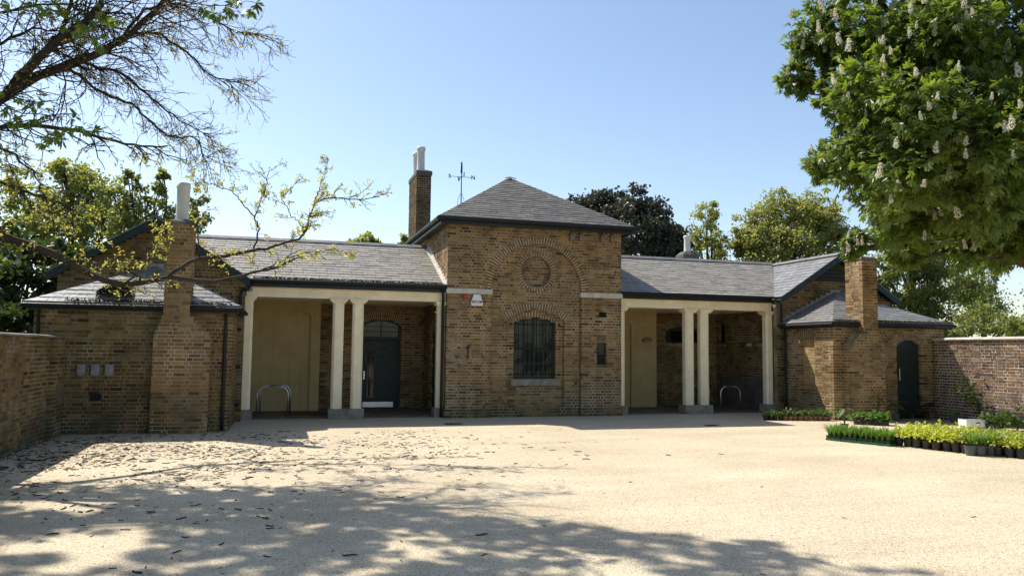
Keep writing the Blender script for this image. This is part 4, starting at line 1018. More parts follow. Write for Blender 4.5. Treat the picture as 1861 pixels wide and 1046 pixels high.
# ================================================================== FOLIAGE TOOLS
def unit(v): return v/(np.linalg.norm(v, axis=-1, keepdims=True)+1e-9)
def kites(P, D, S, L, Wd, belly=.5):
    """one folded kite leaf at each point: axis D, side S"""
    n = len(P); L = np.broadcast_to(L, n)[:,None]; Wd = np.broadcast_to(Wd, n)[:,None]
    Nn = np.cross(D, S)
    V = np.stack([P, P+D*L*belly+S*Wd+Nn*Wd*.25, P+D*L, P+D*L*belly-S*Wd+Nn*Wd*.25], 1)
    i = np.arange(n)[:,None]*4
    return V.reshape(-1,3), np.concatenate([i+np.array([[0,1,2]]), i+np.array([[0,2,3]])])
def leaf_cloud(P, L, Wd, up=.3, rng=RNG, droop=0.0):
    n = len(P); D = rng.normal(size=(n,3)); D[:,2] -= droop; D = unit(D)
    R = rng.normal(size=(n,3))*(1-up)+np.array([0,0,1.0])*up*2; S = unit(np.cross(D, R))
    return kites(P, D, S, L*rng.uniform(.7,1.25,n), Wd*rng.uniform(.7,1.25,n))
def palmate(P, outw, L, rng=RNG, k=7):
    """horse chestnut leaves: k leaflets fanned from one point, drooping"""
    n = len(P); ax = unit(outw*.8+rng.normal(size=(n,3))*.45+np.array([0,0,-.25])); up = unit(np.array([0,0,1.0])+rng.normal(size=(n,3))*.5)
    S = unit(np.cross(ax, up)); Nn = np.cross(S, ax)
    ang = np.linspace(-1.35, 1.35, k); Vs = []; Fs = []; b = 0
    for j, a in enumerate(ang):
        D = unit(ax*math.cos(a)+S*math.sin(a)-Nn*.55*rng.uniform(.2,1.5,(n,1))); S2 = unit(np.cross(D, Nn)+rng.normal(size=(n,3))*.15)
        v, f = kites(P, D, S2, L*(1-.35*abs(a)/1.25)*rng.uniform(.85,1.15,n), L*.125, .64)
        Vs.append(v); Fs.append(f+b); b += len(v)
    return np.concatenate(Vs), np.concatenate(Fs)
def clumps(c, r, nsub, per, sub=.32, rng=RNG, shell=.8, squash=1.0):   # leafy tufts through a ball
    d = unit(rng.normal(size=(nsub,3))); cs = np.array(c)+d*r*shell*rng.uniform(.3,1.15,(nsub,1))*np.array([1,1,squash])
    p = rng.normal(size=(nsub*per,3))*.5*r*sub*np.repeat(rng.uniform(.6,1.3,(nsub,1)),per,0)
    P = np.repeat(cs, per, 0)+p*np.array([1,1,.75]); out = unit(P-np.array(c)); return P, out, cs
class Wood:
    def __init__(s): s.V = []; s.Q = []; s.n = 0
    def limb(s, pts, r, sides=6):
        V, Q = tube_arrays(pts, r, sides); s.V.append(V); s.Q.append(Q+s.n); s.n += len(V)
    def build(s, name, m, parent): return obj(name, mesh_np(name, np.concatenate(s.V), [np.concatenate(s.Q)], [m], smooth=True), parent)
def bend(a, b, n=8, amp=.1, rng=RNG, sag=0.0):
    a, b = np.array(a, float), np.array(b, float); t = np.linspace(0,1,n)[:,None]; L = np.linalg.norm(b-a)
    P = a+(b-a)*t; off = np.cumsum(rng.normal(size=(n,3)), 0)*amp*L/n; off -= off[0]*(1-t)+off[-1]*t
    P = P+off; P[:,2] += sag*L*np.sin(np.pi*t[:,0]); return P

def blob_tree(name, label, base, blobs, mat, leaf=(.17,.07), nsub=26, per=70, trunk=.22, bark=None, group=None, cat='tree', sub=.40, seed=1, up=.3):
    rng = np.random.default_rng(seed); t = thing(name, label, cat, tuple(base), group=group); b0 = np.array(base, float)
    wd = Wood(); top = np.mean([b[0] for b in blobs], 0); fork = b0+(top-b0)*np.array([.5,.5,.45])
    wd.limb(bend((0,0,-.1), fork-b0, 8, .05, rng), np.linspace(trunk, trunk*.7, 8), 9)
    Vs, Fs, b = [], [], 0
    for c, r in blobs:
        P, out, cs = clumps(c, r, max(9,int(nsub*1.25*(r/1.6)**1.2)), int(per*.8), sub*.9, rng, 1.0)
        l = bend(fork-b0, np.array(c)-b0, 8, .12, rng, .05); wd.limb(l, np.linspace(trunk*.6, trunk*.2, 8), 6)
        for q in cs[::2]: wd.limb(bend(l[rng.integers(4,8)], q-b0, 6, .16, rng), np.linspace(trunk*.17, .008, 6), 4)
        v, f = leaf_cloud(P-b0, leaf[0], leaf[1], up, rng); Vs.append(v); Fs.append(f+b); b += len(v)
    wd.build('trunk', bark or M_bark, t)
    o = obj('crown', mesh_np('crown', np.concatenate(Vs), [np.concatenate(Fs)], [mat]), t); tag(o, kind='stuff'); return t
def bp(x, y, Y, rpx):                                   # blob from the place it shows at
    p = at(x, y, Y); return (p, rpx*((p-CAM)@FW)/F)

# dark moss and twigs lodged on the left low roof and along its eave
rng = np.random.default_rng(77); k_ = (3.46-2.50)/2.26
def on_low_roof(x, y):
    d = ray(x, y); n = np.array([0,-k_,1.0]); c = 2.50+k_*2.42; return CAM+d*((c-n@CAM)/(n@d))
c = on_low_roof(206,543); n = 3200; a = rng.uniform(0,math.pi,n); lv = np.floor(rng.uniform(0,5,n))/5*.8+.2; dx = .36*lv*np.cos(a); dy = .66*lv*np.sin(a)
P = np.stack([c[0]+dx, c[1]+dy, c[2]+k_*dy+.02+.10*np.sqrt(np.maximum(0,1-lv**2))+rng.uniform(0,.015,n)], 1)
v, f = leaf_cloud(P, .06, .012, .6, rng); mc = mesh_np('moss_clump', v, [f], [M_pod])
tag(obj('moss_clump', mc), 'dark arched clump of moss and twigs on the left low slate roof', 'moss', kind=None)
P = np.stack([rng.uniform(-10.3,-7.3,2600), -2.40+np.abs(rng.normal(size=2600))*.045, np.zeros(2600)], 1); P = P[rng.random(2600) < .35+.65*np.exp(-((P[:,0]+9.2)/.6)**2)]; P[:,2] = 2.50+k_*(P[:,1]+2.42)+.022
v, f = leaf_cloud(P, .05, .013, .6, rng); tag(obj('eave_debris', mesh_np('eave_debris', v, [f], [M_pod])), 'line of dark moss and leaf litter along the left low eave', 'leaf litter', kind='stuff')
P = np.stack([rng.uniform(7.2,10.95,2400), -2.41+np.abs(rng.normal(size=2400))*.03, np.zeros(2400)], 1); P[:,2] = 2.50+k_*(P[:,1]+2.42)+.02
v, f = leaf_cloud(P, .05, .014, .6, rng); tag(obj('eave_debris', mesh_np('eave_debris', v, [f], [M_moss])), 'pale moss and leaf litter along the right low eave', 'leaf litter', kind='stuff')
P = np.stack([rng.uniform(-7.0,-2.45,2600), -.01+np.abs(rng.normal(size=2600))*.025, np.zeros(2600)], 1); P[:,2] = 3.27+.455*(P[:,1]+.02)+.022
v, f = leaf_cloud(P, .04, .012, .6, rng); tag(obj('eave_debris', mesh_np('eave_debris', v, [f], [M_pod])), 'dark moss along the eave of the left wing roof', 'leaf litter', kind='stuff')

P = np.concatenate([np.stack([-10.33+np.abs(rng.normal(size=900))*.10, rng.uniform(-9,-2.3,900), np.full(900,.006)], 1), np.stack([rng.uniform(-10.2,-7.3,500), -2.26-np.abs(rng.normal(size=500))*.07, np.full(500,.006)], 1),
    np.stack([rng.uniform(-2.4,2.4,260), -.06-np.abs(rng.normal(size=260))*.05, np.full(260,.006)], 1), np.stack([rng.uniform(7.3,10.3,400), -2.7-np.abs(rng.normal(size=400))*.12, np.full(400,.006)], 1)])
v, f = leaf_cloud(P, .045, .012, .9, rng); v[:,2] = np.abs(v[:,2]-.006)*.25+.006; tag(obj('leaf_litter', mesh_np('leaf_litter', v, [f], [M_pod])), 'fine dark leaf litter gathered along the foot of the walls', 'leaf litter', kind='stuff')
# ================================================================== TREES BEHIND
def gnd(x, Y): return (at(x, 600, Y)[0], Y, -.03)
blob_tree('evergreen_tree', 'dark grey-green round-headed evergreen tree rising behind the pavilion roof', gnd(1150,16),
    [bp(1060,392,16,36),bp(1100,390,16,42),bp(1145,384,15,42),bp(1185,408,15,44),bp(1212,425,16,34),bp(1130,430,14,60),bp(1195,455,15,42),bp(1040,412,16,34),bp(1225,455,16,26)], L_bgd, (.17,.075), 44, 130, .3, seed=21, sub=.34)
blob_tree('young_tree', 'light green open tree between the dark evergreen and the right gable', gnd(1290,20),
    [bp(1285,400,20,28),bp(1268,430,20,26),bp(1305,440,19,26),bp(1295,382,20,16),bp(1262,455,20,22),bp(1310,465,20,24)], L_bgl, (.15,.065), 24, 70, .16, seed=22)
blob_tree('oak_tree', 'spreading light green oak behind the right wing ridge', gnd(1420,18),
    [bp(1375,415,18,38),bp(1420,390,18,42),bp(1465,385,18,40),bp(1500,400,18,40),bp(1400,445,17,40),bp(1450,440,17,45),bp(1360,455,18,28),bp(1500,440,18,40),bp(1345,440,18,22)], L_bgl, (.15,.065), 40, 95, .25, seed=23)
blob_tree('oak_tree', 'loose green tree with bare limbs showing above the right gable chimney', gnd(1640,13),
    [bp(1620,430,13,42),bp(1660,470,13,44),bp(1610,500,13,36),bp(1680,430,14,40),bp(1650,540,13,36),bp(1700,500,13,36),bp(1640,390,14,40),bp(1720,460,14,40),bp(1700,550,13,40),bp(1740,520,15,40),bp(1600,545,13,30),bp(1730,420,15,44)], L_bgm, (.14,.06), 40, 90, .2, seed=24)
blob_tree('conifer_tree', 'dark green pointed tree beyond the right garden wall', gnd(1790,24),
    [bp(1790,535,24,36),bp(1785,500,24,26),bp(1800,570,24,44),bp(1770,575,24,36),bp(1783,475,24,18)], L_bgm, (.2,.06), 22, 70, .2, seed=25)
blob_tree('leafy_bush', 'bright green bush just behind the right garden wall', gnd(1770,4.5),
    [bp(1745,590,4.5,32),bp(1790,575,5,34),bp(1830,590,5,30),bp(1860,600,5,26),bp(1720,605,4.5,22)], L_bgm, (.12,.06), 24, 70, .07, cat='bush', seed=26)
blob_tree('hedge_tree', 'green tree at the right edge beyond the garden wall', gnd(1880,18),
    [bp(1870,585,18,34),bp(1895,560,18,40),bp(1835,600,18,26)], L_bgm, (.18,.08), 22, 70, .15, seed=27)
blob_tree('lime_tree', 'tall light green tree behind the left gable, left of the cream chimney pot', gnd(150,12),
    [bp(130,330,12,46),bp(90,380,12,52),bp(170,360,12,46),bp(60,430,11,55),bp(140,420,11,52),bp(200,400,12,44),bp(115,300,12,24),bp(30,340,12,42)], L_bgl, (.13,.06), 40, 66, .2, seed=28)
blob_tree('young_tree', 'slender green saplings behind the left gable apex', gnd(265,9),
    [bp(225,360,9,30),bp(245,400,9,36),bp(270,360,9,24),bp(285,385,9,32),bp(297,318,9,11),bp(290,340,9,17),bp(240,325,9,15),bp(355,365,9.5,18),bp(358,390,9,20),bp(350,410,9,18),bp(215,410,9,34),bp(200,350,9.5,26),bp(180,390,9.5,34),bp(310,400,9,24)], L_bgm, (.11,.05), 36, 46, .09, seed=29)
blob_tree('dark_shrub', 'dark leafy shrub mass behind the left garden wall and low roof', gnd(40,2.5),
    [bp(30,520,2.5,46),bp(60,560,2,40),bp(10,570,2,46),bp(85,520,3,30),bp(5,470,3,44),bp(60,475,4,36),bp(-60,560,1,60),bp(-40,480,2,50),bp(110,470,5,40),bp(40,590,0,50),bp(90,580,1.5,40),bp(-90,520,-1,80),bp(20,430,4,44)], L_dk, (.15,.075), 34, 90, .1, cat='shrub', seed=30)
blob_tree('young_tree', 'small green treetop showing over the left wing ridge', gnd(655,14),
    [bp(662,437,14,16),bp(645,446,14,14),bp(683,442,14,9),bp(630,450,14,10)], L_bgl, (.15,.07), 34, 46, .1, seed=31)
blob_tree('garden_shrub', 'small green shrub top at the foot of the tall chimney', gnd(742,9),
    [bp(738,436,9,9),bp(731,446,9,8)], L_bgl, (.12,.05), 30, 30, .05, cat='shrub', seed=32)

# ================================================================== HORSE CHESTNUT ON THE RIGHT
rng = np.random.default_rng(5)
base = np.array([10.9,-6.6,0.0]); hc = thing('horse_chestnut', 'large horse chestnut tree in white blossom at the upper right', 'tree', tuple(base))
bl = [(1480,30,-6.8,62),(1530,95,-7.2,72),(1462,150,-6.2,44),(1500,205,-6.8,60),(1475,285,-6.4,42),(1545,290,-7.4,70),(1570,385,-6.8,62),(1560,180,-8,75),(1620,60,-8,95),(1640,200,-8.8,95),(1650,320,-8.6,88),(1650,420,-7.2,66),(1720,110,-8.8,105),(1740,260,-9.2,100),(1740,380,-8.6,88),(1740,455,-7.0,50),(1830,60,-9,105),(1840,190,-9.6,105),(1850,320,-9.0,100),(1840,430,-7.4,70),(1580,-40,-7.5,90),(1700,-60,-8,100),(1840,-60,-8.4,110),(1930,120,-8.4,110),(1930,280,-8.4,110),(1930,410,-7.6,90),(1560,440,-6.2,28),(1610,460,-6.2,32),(1700,330,-5.2,100),(1620,180,-5.4,100),(1780,180,-5.0,120),(1800,420,-5.2,80),(1690,60,-5,110),(1640,400,-5.0,60),(1428,142,-6.2,22),(1445,118,-6.3,22),(1452,300,-6.3,24),(1440,178,-6.2,18),(1480,330,-6.3,22),(1540,462,-6.2,18),(1470,75,-6.6,26)]
wd = Wood(); fork = np.array([-.3,0.2,3.2]); wd.limb(bend((0,0,-.1), fork, 8, .04, rng), np.linspace(.42,.33,8), 12)
Vs, Fs, nb, tips = [], [], 0, []
for (x, y, Yv, rp) in bl:
    c, r = bp(x+22, y-4, Yv, rp*.86); c = c+rng.normal(size=3)*np.array([.12,.25,.12]); P, out, cs = clumps(c, r, max(6,int(50*(r/.8)**1.5)), 13, .42, rng, .9)
    v, f = palmate(P-base, out, .178, rng); Vs.append(v); Fs.append(f+nb); nb += len(v)
    l = bend(fork, c-base, 9, .10, rng, .06); wd.limb(l, np.linspace(.16,.04,9), 7)
    for q in cs[::2]: wd.limb(bend(l[rng.integers(5,9)], q-base, 5, .14, rng), np.linspace(.028,.008,5), 4)
    k = np.argsort(-(cs-c)@unit(np.array([-.65,-.72,.1])))[:max(3,int(len(cs)*.22))]
    for q in cs[k]: tips.append((q+unit(q-c)*r*.26+np.array([-.10,-.14,.06]), r))
wd.build('trunk', M_bark, hc)
tag(obj('crown', mesh_np('crown', np.concatenate(Vs), [np.concatenate(Fs)], [L_chest]), hc), kind='stuff')
P = []; n = 110
for k in range(n):
    z = k/n*.24; rr = .052*(1-z/.27)+.006; a = k*2.4; P.append((rr*math.cos(a)*rng.uniform(.6,1.1),rr*math.sin(a)*rng.uniform(.6,1.1),z))
v, f = leaf_cloud(np.array(P), .035, .014, .2, rng); fme = mesh_np('flower_spike', v, [f], [L_flow])
rng.shuffle(tips)
for q, r in tips[:300]:
    o = obj('flower_spike', fme, hc); o.location = tuple(q-base); o.rotation_euler = (rng.uniform(-.2,.2),rng.uniform(-.2,.2),rng.uniform(0,6)); s_ = rng.uniform(.45,.9); o.scale = (s_*rng.uniform(.85,1.25),s_,s_*rng.uniform(.8,1.2))

# ================================================================== TALL CHESTNUT OVERHEAD (casts the dappled shade)
rng = np.random.default_rng(9); base = np.array([-10.0,-12.6,0.0])
oc = thing('horse_chestnut', 'tall leafy tree whose lowest sprays hang into the top left corner and shade the gravel', 'tree', tuple(base))
def shadow_poly(gx, gy):                                 # ground the crown shades
    edge = np.interp(gx, [-16,-9.7,-5.4,-3.8,-1.9,-1.3,0.5], [-7.2,-7.7,-8.5,-9.9,-11.6,-12.6,-15.5]); return gy < edge
cl, tries = [], 0
while len(cl) < 165 and tries < 60000:
    tries += 1; gx, gy = rng.uniform(-14,-.2), rng.uniform(-19,-7.4); z = rng.uniform(7.6,13.5)
    if not shadow_poly(gx+1.05, gy+.55): continue
    p = np.array([gx-.53*z, gy+.60*z, z]); 
    if np.hypot(p[0]+8.5, p[1]+6.5) > 9.5: continue
    q = project(p)
    if q[2] > 0 and -70 < q[0] < IW+70 and q[1] > -75: continue
    cl.append(p)
for (x, y, Yv) in ((140,40,-9),(165,60,-9),(185,20,-9),(60,15,-9),(440,5,-9.5),(395,25,-9.5),(425,-15,-9.5),(20,190,-8),(55,205,-8),(85,195,-8),(120,235,-8),(150,225,-8),(110,255,-8),(25,220,-8),(90,20,-9)): cl.append(at(x, y, Yv))
cl = np.array(cl); wd = Wood(); fork = np.array([.2,.4,4.2]); wd.limb(bend((0,0,-.1), fork, 8, .04, rng), np.linspace(.45,.34,8), 12)
hubs = []
for k in range(9):
    a = k*.7+.3; hubs.append(np.array([1.6+3.2*math.cos(a),5.0+3.6*math.sin(a),rng.uniform(9.2,11.8)])); 
    hubs[-1] = hubs[-1]
hubs = [h for h in hubs if shadow_poly((h+base)[0]+.53*h[2]+.8, (h+base)[1]-.6*h[2]+.8) and not (lambda q: q[2] > 0 and -60 < q[0] < IW+60 and q[1] > -60)(project(h+base))] or hubs[:1]
for h in hubs: wd.limb(bend(fork, h, 10, .06, rng, .05), np.linspace(.2,.06,10), 8)
Vs, Fs, nb = [], [], 0
for i, c in enumerate(cl):
    small = i >= len(cl)-15; r = .24 if small else rng.uniform(.4,.72); n = 9 if small else 33
    P = c+unit(rng.normal(size=(n,3)))*(rng.random((n,1))**.5)*r*np.array([1,1,.6]); out = unit(P-c+np.array([0,0,.01]))
    v, f = palmate(P-base, out, .13 if small else .28, rng); Vs.append(v); Fs.append(f+nb); nb += len(v)
    if not small:
        h = min(hubs, key=lambda h: np.linalg.norm(h+base-c)); wd.limb(bend(h, c-base, 6, .1, rng), np.linspace(.05,.012,6), 5)
wd.build('trunk', M_bark, oc); tag(obj('crown', mesh_np('crown', np.concatenate(Vs), [np.concatenate(Fs)], [L_chest]), oc), kind='stuff')

# ================================================================== BARE-BRANCHED LOCUST TREE ON THE LEFT
rng = np.random.default_rng(14); base = np.array([-12.4,-6.4,0.0])
lt = thing('locust_tree', 'sparse locust tree with dark bare branches and tiny yellow leaves reaching in from the left', 'tree', tuple(base))
wd = Wood(); fork = np.array([.25,.1,2.9]); wd.limb(bend((0,0,-.1), fork, 8, .05, rng), np.linspace(.30,.22,8), 12)
def px_line(L): return np.array([at(x, y, Yv) for x, y, Yv in L])-base
def dens(P, n):
    P = np.asarray(P); d = np.concatenate([[0], np.cumsum(np.linalg.norm(np.diff(P,axis=0),axis=1))]); t = np.linspace(0,d[-1],n)
    return np.stack([np.interp(t, d, P[:,k]) for k in range(3)], 1)
fk = base+fork; hi_f = np.array([.9,.2,4.9])
wd.limb(bend(fork, hi_f, 6, .04, rng), np.linspace(.2,.15,6), 10)
low = [(-60,408,-6.2),(0,426,-6.1),(40,442,-6.0),(76,451,-5.9),(116,469,-5.8),(135,485,-5.7),(171,500,-5.6),(196,509,-5.5),(226,517,-5.4),(262,513,-5.3),(306,503,-5.2),(330,505,-5.2),(361,512,-5.1),(398,511,-5.0),(443,502,-5.0),(475,491,-4.9),(497,488,-4.9),(515,480,-4.8),(536,468,-4.8),(551,464,-4.7)]
lines = [  # (points, r0, r1, twig count, twig length, droop, attach)
 (low, .085, .012, 30, .55, -.1, fork),
 ([(306,503,-5.2),(330,485,-5.3),(361,468,-5.3),(385,467,-5.3),(424,462,-5.4),(460,456,-5.4),(491,450,-5.5),(521,441,-5.5),(545,432,-5.5),(558,420,-5.5),(568,373,-5.6),(590,360,-5.6),(642,363,-5.6),(690,357,-5.7)], .035, .006, 40, .42, .1, None),
 ([(568,373,-5.6),(580,345,-5.6),(590,318,-5.6),(597,289,-5.6)], .010, .004, 9, .25, -.1, None),
 ([(460,456,-5.4),(470,420,-5.4),(462,393,-5.5),(482,349,-5.5),(486,313,-5.5),(502,301,-5.5)], .016, .004, 16, .36, -.1, None),
 ([(462,393,-5.5),(440,368,-5.5),(418,345,-5.5),(385,335,-5.5),(349,321,-5.5)], .011, .004, 11, .28, 0, None),
 ([(558,420,-5.5),(530,392,-5.5),(512,360,-5.6),(540,330,-5.6)], .010, .004, 10, .3, 0, None),
 ([(262,513,-5.3),(240,495,-5.3),(215,478,-5.3),(190,470,-5.3)], .018, .005, 10, .4, 0, None),
 ([(226,517,-5.4),(255,490,-5.5),(270,465,-5.6),(285,440,-5.6),(300,420,-5.6)], .018, .004, 14, .4, 0, None),
 ([(475,491,-4.9),(520,470,-4.9),(560,458,-4.9),(610,452,-4.9),(640,462,-4.9)], .012, .004, 14, .3, .5, None),
 ([(361,468,-5.3),(362,440,-5.3),(356,410,-5.4),(372,385,-5.4)], .014, .004, 9, .3, 0, None),
 ([(-60,215,-6.6),(12,173,-6.6),(68,140,-6.6),(120,120,-6.6),(173,100,-6.6),(217,76,-6.6),(257,44,-6.6),(290,10,-6.6),(330,-30,-6.6)], .10, .03, 60, 1.1, .35, hi_f),
 ([(12,173,-6.6),(48,128,-6.9),(96,84,-7.0),(173,24,-7.1),(185,0,-7.1),(200,-50,-7.1)], .075, .03, 40, 1.0, .3, None),
 ([(48,128,-6.9),(110,60,-6.4),(130,0,-6.4),(140,-50,-6.4)], .05, .02, 26, .9, .3, None),
 ([(68,140,-6.6),(150,115,-6.3),(220,130,-6.2),(260,165,-6.1),(300,200,-6.0),(345,230,-5.9),(390,250,-5.8)], .035, .006, 46, .8, .35, None),
 ([(173,100,-6.6),(235,60,-6.3),(290,60,-6.2),(345,100,-6.1),(385,140,-6.0),(440,150,-6.0)], .03, .006, 46, .75, .3, None),
 ([(217,76,-6.6),(260,20,-6.4),(320,5,-6.3),(380,30,-6.2),(430,60,-6.2),(480,66,-6.1)], .028, .006, 44, .75, .3, None),
 ([(120,120,-6.6),(180,165,-6.4),(240,190,-6.3),(300,245,-6.2),(360,250,-6.1),(370,285,-6.1),(420,272,-6.1)], .026, .005, 40, .65, .35, None),
 ([(-60,240,-6.4),(0,231,-6.4),(76,229,-6.4),(130,238,-6.3),(173,245,-6.3),(225,261,-6.2),(273,266,-6.2),(305,265,-6.2)], .05, .012, 34, .7, .45, hi_f),
 ([(-60,300,-6.2),(0,333,-6.2),(60,352,-6.1),(120,372,-6.0),(150,395,-6.0)], .04, .008, 26, .6, .4, hi_f),
 ([(-40,250,-6.4),(20,280,-6.4),(60,310,-6.3),(75,345,-6.3),(95,380,-6.3)], .03, .006, 24, .5, .4, hi_f),
 ([(-60,130,-6.9),(0,80,-6.9),(60,50,-6.9),(110,60,-6.8),(160,50,-6.8)], .04, .008, 36, .8, .3, hi_f),
 ([(-50,30,-6.9),(20,20,-6.9),(80,5,-6.9),(140,15,-6.8),(210,35,-6.7)], .035, .008, 30, .8, .3, hi_f),
]
budP = []
def twig(p, d, L, r, depth):
    n = 6; P = [p]; dd = d.copy()
    for i in range(n-1):
        dd = unit(dd+rng.normal(size=3)*.24+np.array([0,0,-.03])); P.append(P[-1]+dd*L/(n-1))
    P = np.array(P); wd.limb(P, np.linspace(r, max(.0022,r*.45), n), 4 if depth else 5)
    if depth < 2:
        for j in range(rng.integers(2,4)):
            i = rng.integers(1,n-1); d2 = unit(unit(P[i+1]-P[i])+rng.normal(size=3)*.55); twig(P[i], d2, L*rng.uniform(.4,.65), max(.0028,r*.6), depth+1)
    for i in range(1,n):
        if rng.random() < .62: budP.append(P[i]+rng.normal(size=3)*.012)
for L, r0, r1, nt_w, tl, dr, att in lines:
    P = px_line(L)
    if att is not None: P = np.concatenate([[att], P])
    Q = dens(P, 30)+np.concatenate([[[0,0,0]], rng.normal(size=(28,3))*.012, [[0,0,0]]]); wd.limb(Q, np.linspace(r0, r1, 30), 8)
    for k in range(nt_w):
        i = int(rng.uniform(5,29)); T_ = unit(Q[i+1 if i < 29 else i]-Q[i-1]); s_ = np.cross(T_, rng.normal(size=3))
        twig(Q[i], unit(T_*1.0+unit(s_)*.75+np.array([.22,0,-dr])), tl*rng.uniform(.4,1.05), max(.0045,min(.012,r1*1.1)), 0)
wd.build('trunk', M_twig, lt)
budP = np.array(budP); keep = budP[rng.random(len(budP)) < np.where((budP+base)[:,2] < 4.6, .22, .30)]
isl = (keep+base)[:,2] < 4.6
Pa = np.repeat(keep[isl], 3, 0)+rng.normal(size=(isl.sum()*3,3))*.014; v1, f1 = leaf_cloud(Pa, .056, .013, .2, rng)
v2, f2 = leaf_cloud(np.repeat(keep[~isl], 2, 0), .036, .009, .2, rng)
tag(obj('crown', mesh_np('crown', np.concatenate([v1,v2]), [np.concatenate([f1,f2+len(v1)])], [L_bud]), lt), kind='stuff')

# ================================================================== NURSERY PLANTS
rng = np.random.default_rng(33)
def on_ground(x, y, z=0.0):
    d = ray(x, y); return CAM+d*((z-CAM[2])/d[2])
def pot_mesh(r, h, m, square=False, name='pot'):
    mb = MB(); n = 4 if square else 16
    k = math.sqrt(2) if square else 1
    mb.lathe((0,0,0), [(r*.74*k,0),(r*.97*k,h*.84),(r*1.04*k,h*.85),(r*1.06*k,h),(r*.94*k,h),(r*.93*k,h*.88)], n)
    return mb.mesh(name, m)
def soil_mesh(r, z): 
    mb = MB(); mb.lathe((0,0,0), [(r*.92,z-.01),(r*.9,z)], 10); return mb.mesh('soil', M_soil)
def straps(n, h, spread, wdt, m, name='leaves'):            # arching strap leaves
    V, Fq = [], []
    for i in range(n):
        a = rng.uniform(0,6.28); d = np.array([math.cos(a),math.sin(a),0]); s = np.array([-d[1],d[0],0]); L = h*rng.uniform(.65,1.15); sp = spread*rng.uniform(.3,1.1); p0 = d*rng.uniform(0,.02)
        b = len(V); k = 5
        for j in range(k):
            t = j/(k-1); w_ = wdt*(1-t**2)*.5+.0006; p = p0+d*sp*t**1.6+np.array([0,0,L*(t-.45*t**3*rng.uniform(.5,1.2))]); V += [p-s*w_, p+s*w_]
        for j in range(k-1): Fq.append([b+2*j,b+2*j+1,b+2*j+3,b+2*j+2])
    return mesh_np(name, V, [np.array(Fq)], [m])
def herb(n, r, h, leaf, m, name='leaves', stems=5, up=.55):
    P = np.stack([rng.normal(size=n)*r*.55, rng.normal(size=n)*r*.55, np.abs(rng.normal(size=n))*h*.30+h*.35], 1); P[:,2] = np.minimum(P[:,2], h)*(1-.35*np.minimum(1,(P[:,0]**2+P[:,1]**2)/(r*r)))
    v, f = leaf_cloud(P, leaf, leaf*.36, up, rng); W_ = Wood()
    for i in range(stems): q = P[rng.integers(n)]; W_.limb(np.array([[0,0,0],[q[0]*.4,q[1]*.4,q[2]*.5],q]), [.004,.003,.002], 4)
    V2 = np.concatenate(W_.V); Q2 = np.concatenate(W_.Q)
    return mesh_np(name, np.concatenate([v,V2]), [f, Q2+len(v)], [m])
def bigleaf(n, h, leaf, m, name='leaves'):
    W_ = Wood(); Vs, Fs, b = [], [], 0
    for i in range(n):
        a = i*2.4+rng.uniform(-.3,.3); z = h*(.35+.65*(i+1)/n); d = np.array([math.cos(a),math.sin(a),0]); p = d*h*.28*rng.uniform(.6,1)*(1.2-.7*i/n)+np.array([0,0,z])
        W_.limb(np.array([[0,0,0],[p[0]*.3,p[1]*.3,z*.6],p]), [.007,.005,.003], 5)
        D = unit(d*.8+np.array([0,0,rng.uniform(-.7,.25)])); S = unit(np.cross(D,[0,0,1.0])); L = leaf*rng.uniform(.7,1.2)
        pts = [p]; prof = [(.15,.16),(.4,.28),(.65,.24),(.88,.1)]
        left = [p+D*L*t-S*L*w_+np.array([0,0,L*.05-L*.18*t*t]) for t, w_ in prof]; right = [p+D*L*t+S*L*w_+np.array([0,0,L*.05-L*.18*t*t]) for t, w_ in prof]
        mid = [p]+[p+D*L*t+np.array([0,0,-L*.18*t*t]) for t, w_ in prof]+[p+D*L+np.array([0,0,-L*.2])]
        V = mid+left+right; Vs.append(np.array(V)); F_ = []
        for k in range(4):
            lo_ = 6+k; 
            if k == 0: F_ += [[0,6,1,1][:3]+[1], [0,1,10,10][:3]+[10]]
            else: F_ += [[k,5+k,6+k,k+1],[k,k+1,10+k,9+k]]
        F_ += [[4,9,5,5],[4,5,13,13]]
        for q in F_: Fs.append([x+b for x in q])
        b += len(V)
    tri, quad = [], []
    for q in Fs:
        u_ = list(dict.fromkeys(q)); (tri if len(u_) == 3 else quad).append(u_)
    V2 = np.concatenate(W_.V); Q2 = np.concatenate(W_.Q)
    return mesh_np(name, np.concatenate(Vs+[V2]), [np.array(tri), np.array(quad), Q2+b], [m])
def potted(p, potm, leafm, z, label, group, name='potted_plant', cat='potted plant', sc=1.0, soil=None):
    t = thing(name, label, cat, (p[0],p[1],p[2] if len(p) > 2 else .002), rng.uniform(0,6.28) if not group or 'tray' not in group else 0.0, group)
    t.scale = (sc,sc,sc); obj('pot', potm, t); l = obj('leaves', leafm, t); l.location = (0,0,z); l.rotation_euler = (0,0,rng.uniform(0,6.28)); l.scale = (1,1,rng.uniform(.85,1.15))
    if soil: obj('soil', soil, t)
    return t
PM_sq = pot_mesh(.046,.085,M_bpot,True); PM_bl = pot_mesh(.085,.15,M_bpot); PM_gr = pot_mesh(.098,.165,M_gpot); PM_te = pot_mesh(.06,.105,M_terra); PM_sm = pot_mesh(.058,.10,M_bpot)
S_sq, S_bl, S_gr, S_te = soil_mesh(.046,.078), soil_mesh(.085,.138), soil_mesh(.098,.152), soil_mesh(.06,.096)
F_strap = [straps(28,.33,.27,.017,L_grass) for _ in range(4)]
F_grass = [straps(60,.34,.28,.015,L_grass) for _ in range(3)]
F_lime = [herb(150,.15,.27,.065,L_lime) for _ in range(5)]
F_herb = [herb(60,.09,.20,.055,L_herb) for _ in range(4)]
